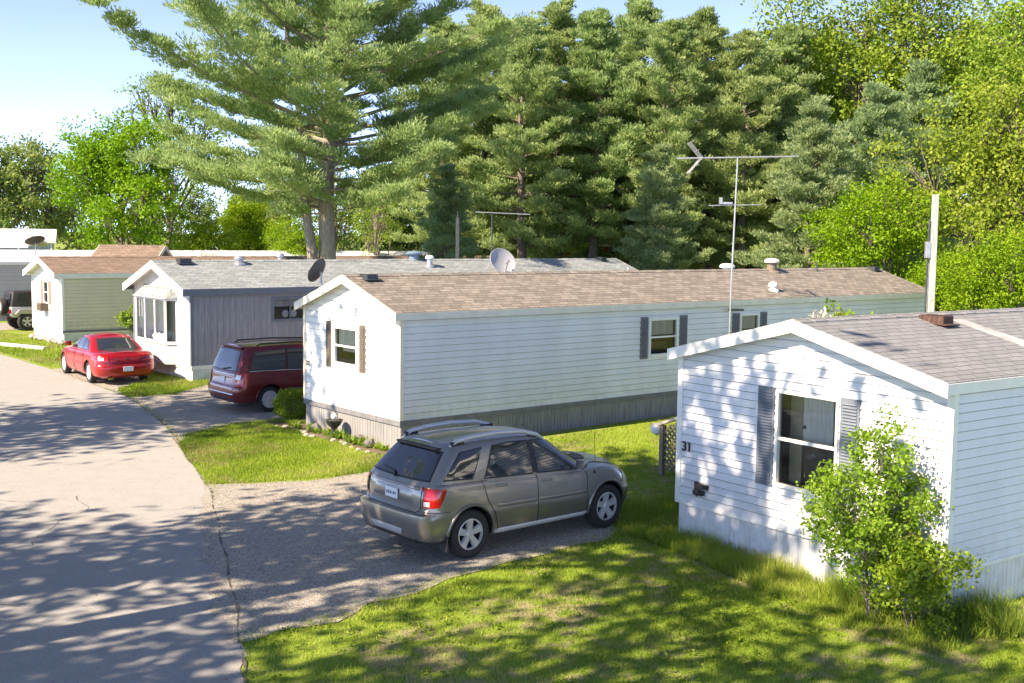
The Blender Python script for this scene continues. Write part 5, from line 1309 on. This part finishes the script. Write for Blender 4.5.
for i, px in enumerate((80, 130, 185, 235, 290, 345)):
    put(copy_tree(ol), X(px, 108), 108+(i % 2)*5, i*1.7, .72, 'distant olive green tree behind the homes, %s from the left of its line' % names_lr[i], 'distant trees behind the homes')
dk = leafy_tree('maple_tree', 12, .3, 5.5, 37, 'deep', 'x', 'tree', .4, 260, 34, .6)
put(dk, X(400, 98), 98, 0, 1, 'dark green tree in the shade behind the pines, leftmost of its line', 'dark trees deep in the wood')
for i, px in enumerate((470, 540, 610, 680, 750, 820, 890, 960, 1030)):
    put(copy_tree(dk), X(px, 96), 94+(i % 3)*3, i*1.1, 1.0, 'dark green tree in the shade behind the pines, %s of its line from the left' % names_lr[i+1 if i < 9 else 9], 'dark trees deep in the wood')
blm = leafy_tree('flowering_tree', 4.6, 1.2, 2.4, 38, 'blossom', 'pale blossoming small tree behind the tan gabled shed', 'tree', .12, 120, 26, .6); put(blm, X(205, 66), 66, 0, .85)
bl2 = leafy_tree('flowering_tree', 3.45, 1.8, .75, 39, 'blossom', 'small white flowering tree between home 32 and home 31', 'tree', .09, 40, 22, .7); put(bl2, X(822, 25), 25)
bl3 = leafy_tree('hazel_tree', 3.5, 1.6, .85, 40, 'maple', 'small green sapling top beside the white flowering tree', 'tree', .10, 46, 22, .7); put(bl3, X(843, 25.5), 25.5)

# shrubs
sh = leafy_tree('leafy_shrub', 2.8, .15, .95, 41, 'shrub', 'airy bright green shrub growing against the corner of home 31', 'shrub', .052, 330, 40, .55, trunkr=.03, stems=7, limbr=.7); put(sh, 4.62, 14.05, 1.0)
s2 = leafy_tree('leafy_shrub', 1.25, .0, .85, 42, 'shrub', 'low spreading part shrub at the foot of the airy bright green shrub', 'shrub', .06, 150, 36, .62, trunkr=.02, stems=6, limbr=.7); put(s2, 4.95, 13.65, .4)
s3 = leafy_tree('young_sapling', 2.0, .2, .7, 43, 'yellow', 'thin yellow green sapling against the cream home, behind the red sedan', 'shrub', .10, 60, 22, .6, trunkr=.03, stems=3); put(s3, -15.3, 46.0)
def round_bush(name, label, loc, r, n, mat, leaf=.045):
    rg = np.random.default_rng(5); root = empty(name, loc, 0, label, 'bush')
    bm_ = MB()
    for i in range(9): t = i*.7; bm_.tube([(0, 0, 0), (math.cos(t)*r*.4, math.sin(t)*r*.4, r*.6), (math.cos(t)*r*.75, math.sin(t)*r*.75, r*1.05)], [.02, .014, .006], 5)
    bm_.build('stem', MT['bark'], root)
    d = unit(rg.normal(size=(n, 3))); bumps = 1+.10*np.sin(d[:, 0]*9+1)*np.sin(d[:, 1]*8)+.07*np.sin(d[:, 2]*11)
    p = d*(r*bumps*rg.uniform(.72, 1.04, n)**.7)[:, None]*np.array([1, 1, .86])+np.array([0, 0, r*.82]); k = p[:, 2] > .01; p = p[k]; d = d[k]
    fast_mesh('foliage', cards(p, unit(d+rg.normal(size=d.shape)*.6), leaf*rg.uniform(.7, 1.3, len(p)), leaf*.7, rg), 4, MT[mat], np.clip(rg.normal(.5, .22, len(p)), 0, 1), root)
    return root
round_bush('clipped_bush', 'clipped round green bush at the left front corner of home 32', (-5.62, 29.0, 0), .46, 7000, 'box')
def tuft(loc, label, mat, h, n, rg, group='plants in the flower bed', name='garden_plant'):
    c = np.zeros((n, 3)); c[:, :2] = rg.normal(0, h*.22, (n, 2)); a_ = rg.normal(size=(n, 3)); a_[:, 2] = np.abs(a_[:, 2])+.6
    o = fast_mesh(name, cards(c, a_, h*rg.uniform(.5, 1.1, n), h*.22, rg), 4, MT[mat], rg.uniform(0, 1, n)); o.location = loc; tag(o, label, 'plant', group); return o
rg = np.random.default_rng(9)
for i in range(16):
    y = 4.3-i*.28; tuft(loc32(-.35+random.uniform(-.12, .1), y+random.uniform(-.1, .1), .02), 'small leafy plant in the flower bed along the front of home 32', ['shrub', 'olive', 'yellow'][i % 3], random.uniform(.14, .26), 60, rg)

# ---------------------------------------------------------------- grass (uncountable)
def inside(P, poly):
    x, y = P[:, 0], P[:, 1]; r = np.zeros(len(P), bool); n = len(poly); j = n-1
    for i in range(n):
        xi, yi = poly[i]; xj, yj = poly[j]
        c = ((yi > y) != (yj > y)) & (x < (xj-xi)*(y-yi)/(yj-yi+1e-12)+xi); r ^= c; j = i
    return r
def homepoly(x, y, th, W, L, m=.02):
    c, s = math.cos(th), math.sin(th); return [(x+c*a-s*b, y+s*a+c*b) for a, b in ((-m, -m), (L+m, -m), (L+m, W+m), (-m, W+m))]
BLOCK = [DR1, DR2, DR3, DR4, ROADR+ROADL, homepoly(5.462, 13.904, .6262, W31, 18), homepoly(-2.435, 24.737, .6877, W32, 21.2), homepoly(-10.178, 35.915, .7049, WG, 21.1), homepoly(-18.926, 47.738, .6786, WC, 24), [(p.x, p.y) for p in bedp]]
def scatter(poly, n, rg, pad=0):
    P = np.array(poly); lo, hi = P.min(0), P.max(0); q = lo+(hi-lo)*rg.random((n, 2)); k = inside(q, poly)
    for b in BLOCK: k &= ~inside(q, b)
    return q[k]
def pnoise(q, s, seed):
    r = np.random.default_rng(seed); out = np.zeros(len(q))
    for _ in range(14):
        d = r.normal(size=2)*s; out += np.sin(q@d+r.uniform(0, 6.3))
    return out/3.7
def blades(name, q, hmean, wd, mat, rg, lean=.5, kind='stuff', hmod=None):
    n = len(q); h = hmean*rg.uniform(.5, 1.4, n)
    if hmod is not None: h = h*hmod
    az = rg.uniform(0, 6.283, n); ln = rg.uniform(0, lean, n); s = np.stack([np.cos(az), np.sin(az), np.zeros(n)], 1)*wd*.5
    la = rg.uniform(0, 6.283, n); tip = np.stack([np.cos(la)*ln*h, np.sin(la)*ln*h, h], 1); b = np.concatenate([q, np.full((n, 1), .0)], 1)
    v = np.stack([b-s, b+s, b+tip], 1).reshape(-1, 3)
    t = np.clip(.5+.22*pnoise(q, 1.3, 3)+rg.normal(0, .12, n), 0, 1)
    o = fast_mesh(name, v, 3, mat, t); o['kind'] = kind; return o
def grass_mat(dm=.8):
    m = bpy.data.materials.new('grass_blades'); m.use_nodes = True; t = m.node_tree; b = t.nodes['Principled BSDF']
    pos = N(t, 'ShaderNodeNewGeometry').outputs['Position']; at = N(t, 'ShaderNodeAttribute'); at.attribute_name = 'tint'
    g_ = ramp(t, at.outputs['Fac'], [(.1, (.10, .19, .02)), (.5, (.25, .37, .04)), (.95, (.45, .52, .11))])
    d_ = ramp(t, at.outputs['Fac'], [(.1, (.20, .21, .06)), (.9, (.48, .44, .22))])
    fl = scalevec(t, pos, (1, 1, .01)); ad = N(t, 'ShaderNodeMath'); ad.operation = 'MULTIPLY'
    t.links.new(noise(t, fl, .55, 5, .6), ad.inputs[0]); t.links.new(noise(t, fl, 3.2, 5, .65), ad.inputs[1])
    c = mixc(t, ramp(t, ad.outputs[0], [(.23, (0, 0, 0)), (.35, (dm, dm, dm))]), g_, d_)
    t.links.new(c, b.inputs['Base Color']); b.inputs['Roughness'].default_value = .6; b.inputs['Specular IOR Level'].default_value = .2
    tr = N(t, 'ShaderNodeBsdfTranslucent'); t.links.new(c, tr.inputs[0]); ms = N(t, 'ShaderNodeMixShader'); ms.inputs[0].default_value = .4
    t.links.new(b.outputs[0], ms.inputs[1]); t.links.new(tr.outputs[0], ms.inputs[2]); t.links.new(ms.outputs[0], t.nodes['Material Output'].inputs[0])
    return m
gm = grass_mat(); gt_ = grass_mat(.25)
rg = np.random.default_rng(77)
lawnF = [(-3.3, 12.6), (-2.7, 10.5), (-2.2, 8.5), (7, 8.5), (10, 14), (14.5, 21), (12, 26), (8, 33), (-2.5, 23.5), (1.5, 21.5), (2.3, 19.5), (1.4, 17.5)]
q = scatter(lawnF, 430000, rg)
dens = pnoise(q, 1.6, 4); q = q[(rg.random(len(q)) < np.clip(.85+.35*dens, .18, 1))]
tag(blades('lawn_grass', q, .055, .011, gm, rg, .8), 'short patchy lawn grass around the nearest driveway', 'grass')
isl = [(-7.6, 24.8), (-7.9, 27), (-6.5, 29.0), (-5.0, 28.6), (-2.0, 24.2), (-2.4, 22.5), (-5.9, 20.9)]
q = scatter(isl, 110000, rg); tag(blades('lawn_grass', q, .06, .015, gm, rg, .7), 'bright lawn patch between the road and home 32', 'grass')
q = scatter([(-12.6, 33.2), (-13.9, 40), (-10.0, 36.3), (-9.0, 36), (-9.8, 32.6), (-11.0, 32.2)], 40000, rg); tag(blades('lawn_grass', q, .08, .02, gm, rg, .7), 'lawn strip in front of the grey home', 'grass')
q = scatter([(-26, 50.5), (-20, 44.0), (-16, 39.2), (-13, 40), (-5, 50), (-18, 48.5), (-22, 51), (-24, 52.5)], 60000, rg); tag(blades('lawn_grass', q, .09, .025, gm, rg, .7), 'lawn in front of the cream home', 'grass')
# tall unmown grass along home 31
def loc31(a, b): p = P31+U31*a+V31*b; return (p.x, p.y)
tallp = [loc31(.0, 5.3), loc31(-.5, 5.2), loc31(-.7, 3.5), loc31(-1.0, 2), loc31(-1.25, .8), loc31(-1.1, -.6), loc31(.3, -.9), loc31(.9, -.15), loc31(0, 0)]
q = scatter(tallp, 80000, rg); d31 = -((q-np.array(P31)[:2])@np.array(U31)[:2])
k = pnoise(q, 3.0, 8)+1.0-.8*d31 > rg.normal(0, .45, len(q)); q = q[k]; d31 = d31[k]
tag(blades('tall_grass', q, .18, .012, gt_, rg, .95, hmod=np.clip(1.3-.75*d31+.35*pnoise(q, 4.0, 12), .3, 1.9)), 'tall unmown grass against the skirting of home 31', 'grass')
wq = scatter(lawnF, 9000, rg); wq = wq[pnoise(wq, 2.2, 15) > .25]; nw = len(wq)*7; wc = np.repeat(np.concatenate([wq, np.full((len(wq), 1), .03)], 1), 7, 0)+rg.normal(0, .022, (nw, 3))*np.array([1, 1, .4])
wd_ = rg.normal(size=(nw, 3)); wd_[:, 2] = np.abs(wd_[:, 2])*.4
o = fast_mesh('lawn_weeds', cards(wc, wd_, .05*rg.uniform(.6, 1.4, nw), .03, rg, np.array([[0, 0, 1.]])), 4, MT['shrub'], rg.uniform(0, .7, nw)); o['kind'] = 'stuff'; tag(o, 'low clover and weeds scattered through the front lawn', 'weeds')
tp2 = [loc31(-.2, 4.8), loc31(8, 4.8), loc31(8, 6.0), loc31(2.5, 6.4), loc31(.5, 7.5), loc31(-1.6, 6.0)]
q = scatter(tp2, 60000, rg); tag(blades('tall_grass', q, .13, .012, gt_, rg, .6), 'long grass along the hidden side of home 31', 'grass')
edge = []
for poly, w_ in ((DR1, .12), (DR2, .12)):
    for i in range(len(poly)):
        a0 = np.array(poly[i]); b0 = np.array(poly[(i+1) % len(poly)]); n = int(np.linalg.norm(b0-a0)*260); edge.append(a0+(b0-a0)*rg.random((n, 1))+rg.normal(0, w_, (n, 2)))
q = np.concatenate(edge); k = ~inside(q, ROADR+ROADL)
for b_ in BLOCK[5:9]: k &= ~inside(q, b_)
q = q[k]; tag(blades('verge_grass', q, .05, .014, gm, rg, .9), 'ragged grass fringe along the driveway edges', 'grass')

# ---------------------------------------------------------------- roadside trees behind and left of the viewpoint: they cast the dappled shade
rt = leafy_tree('oak_tree', 15.5, 7, 4.6, 51, 'olive', 'x', 'tree', .34, 66, 42, 1.0)
L_ = 1/math.tan(SUN_EL)
def shade(tx, ty, s, rz, lab, src=rt, zc=11.2, first=False):
    s = max(s, .55)
    h = zc*s; p = Vector((tx, ty, 0))+SH*h*L_
    o = src if first else copy_tree(src); put(o, p.x, p.y, rz, s, lab, 'roadside trees behind the viewpoint')
shade(-8.0, 14.5, 1.0, 0, 'roadside tree shading the near asphalt', first=True)
shade(-3.0, 11.5, .9, 1.2, 'roadside tree shading the driveway mouth')
shade(-1.2, 18.5, .95, 2.2, 'roadside tree shading the gravel driveway')
shade(-11.5, 27.5, 1.0, 3.1, 'roadside tree shading the road by the grass island')
shade(2.4, 11.2, .9, 4.4, 'roadside tree shading the front lawn')
shade(-6.5, 30.5, 1.2, 5.2, 'roadside tree shading the minivan driveway')
shade(4.7, 20.0, 1.2, .4, 'roadside tree shading the front of home 31')

# leaf litter and fine cracks
for poly, n_, nm, lab in ((ROADR+ROADL, 2600, 'leaf_litter', 'scattered dry leaf litter on the asphalt road'), (DR1, 2600, 'leaf_litter', 'scattered twigs and dry leaves on the nearest gravel driveway')):
    P_ = np.array(poly); lo, hi = P_.min(0), P_.max(0); hi[1] = min(hi[1], 34); lo[1] = max(lo[1], 9); q = lo+(hi-lo)*rg.random((n_*2, 2)); q = q[inside(q, poly)]
    e_ = pnoise(q, .9, 33)+rg.normal(0, .6, len(q)) > .4; q = q[e_]; n = len(q); c3 = np.concatenate([q, np.full((n, 1), .022)], 1); d3 = rg.normal(size=(n, 3)); d3[:, 2] *= .15
    o = fast_mesh(nm, cards(c3, d3, rg.uniform(.02, .06, n), rg.uniform(.01, .03, n), rg, np.array([[0, 0, 1.]]), .3), 4, MT['litter'], rg.uniform(0, 1, n)); o['kind'] = 'stuff'; tag(o, lab, 'leaf litter')
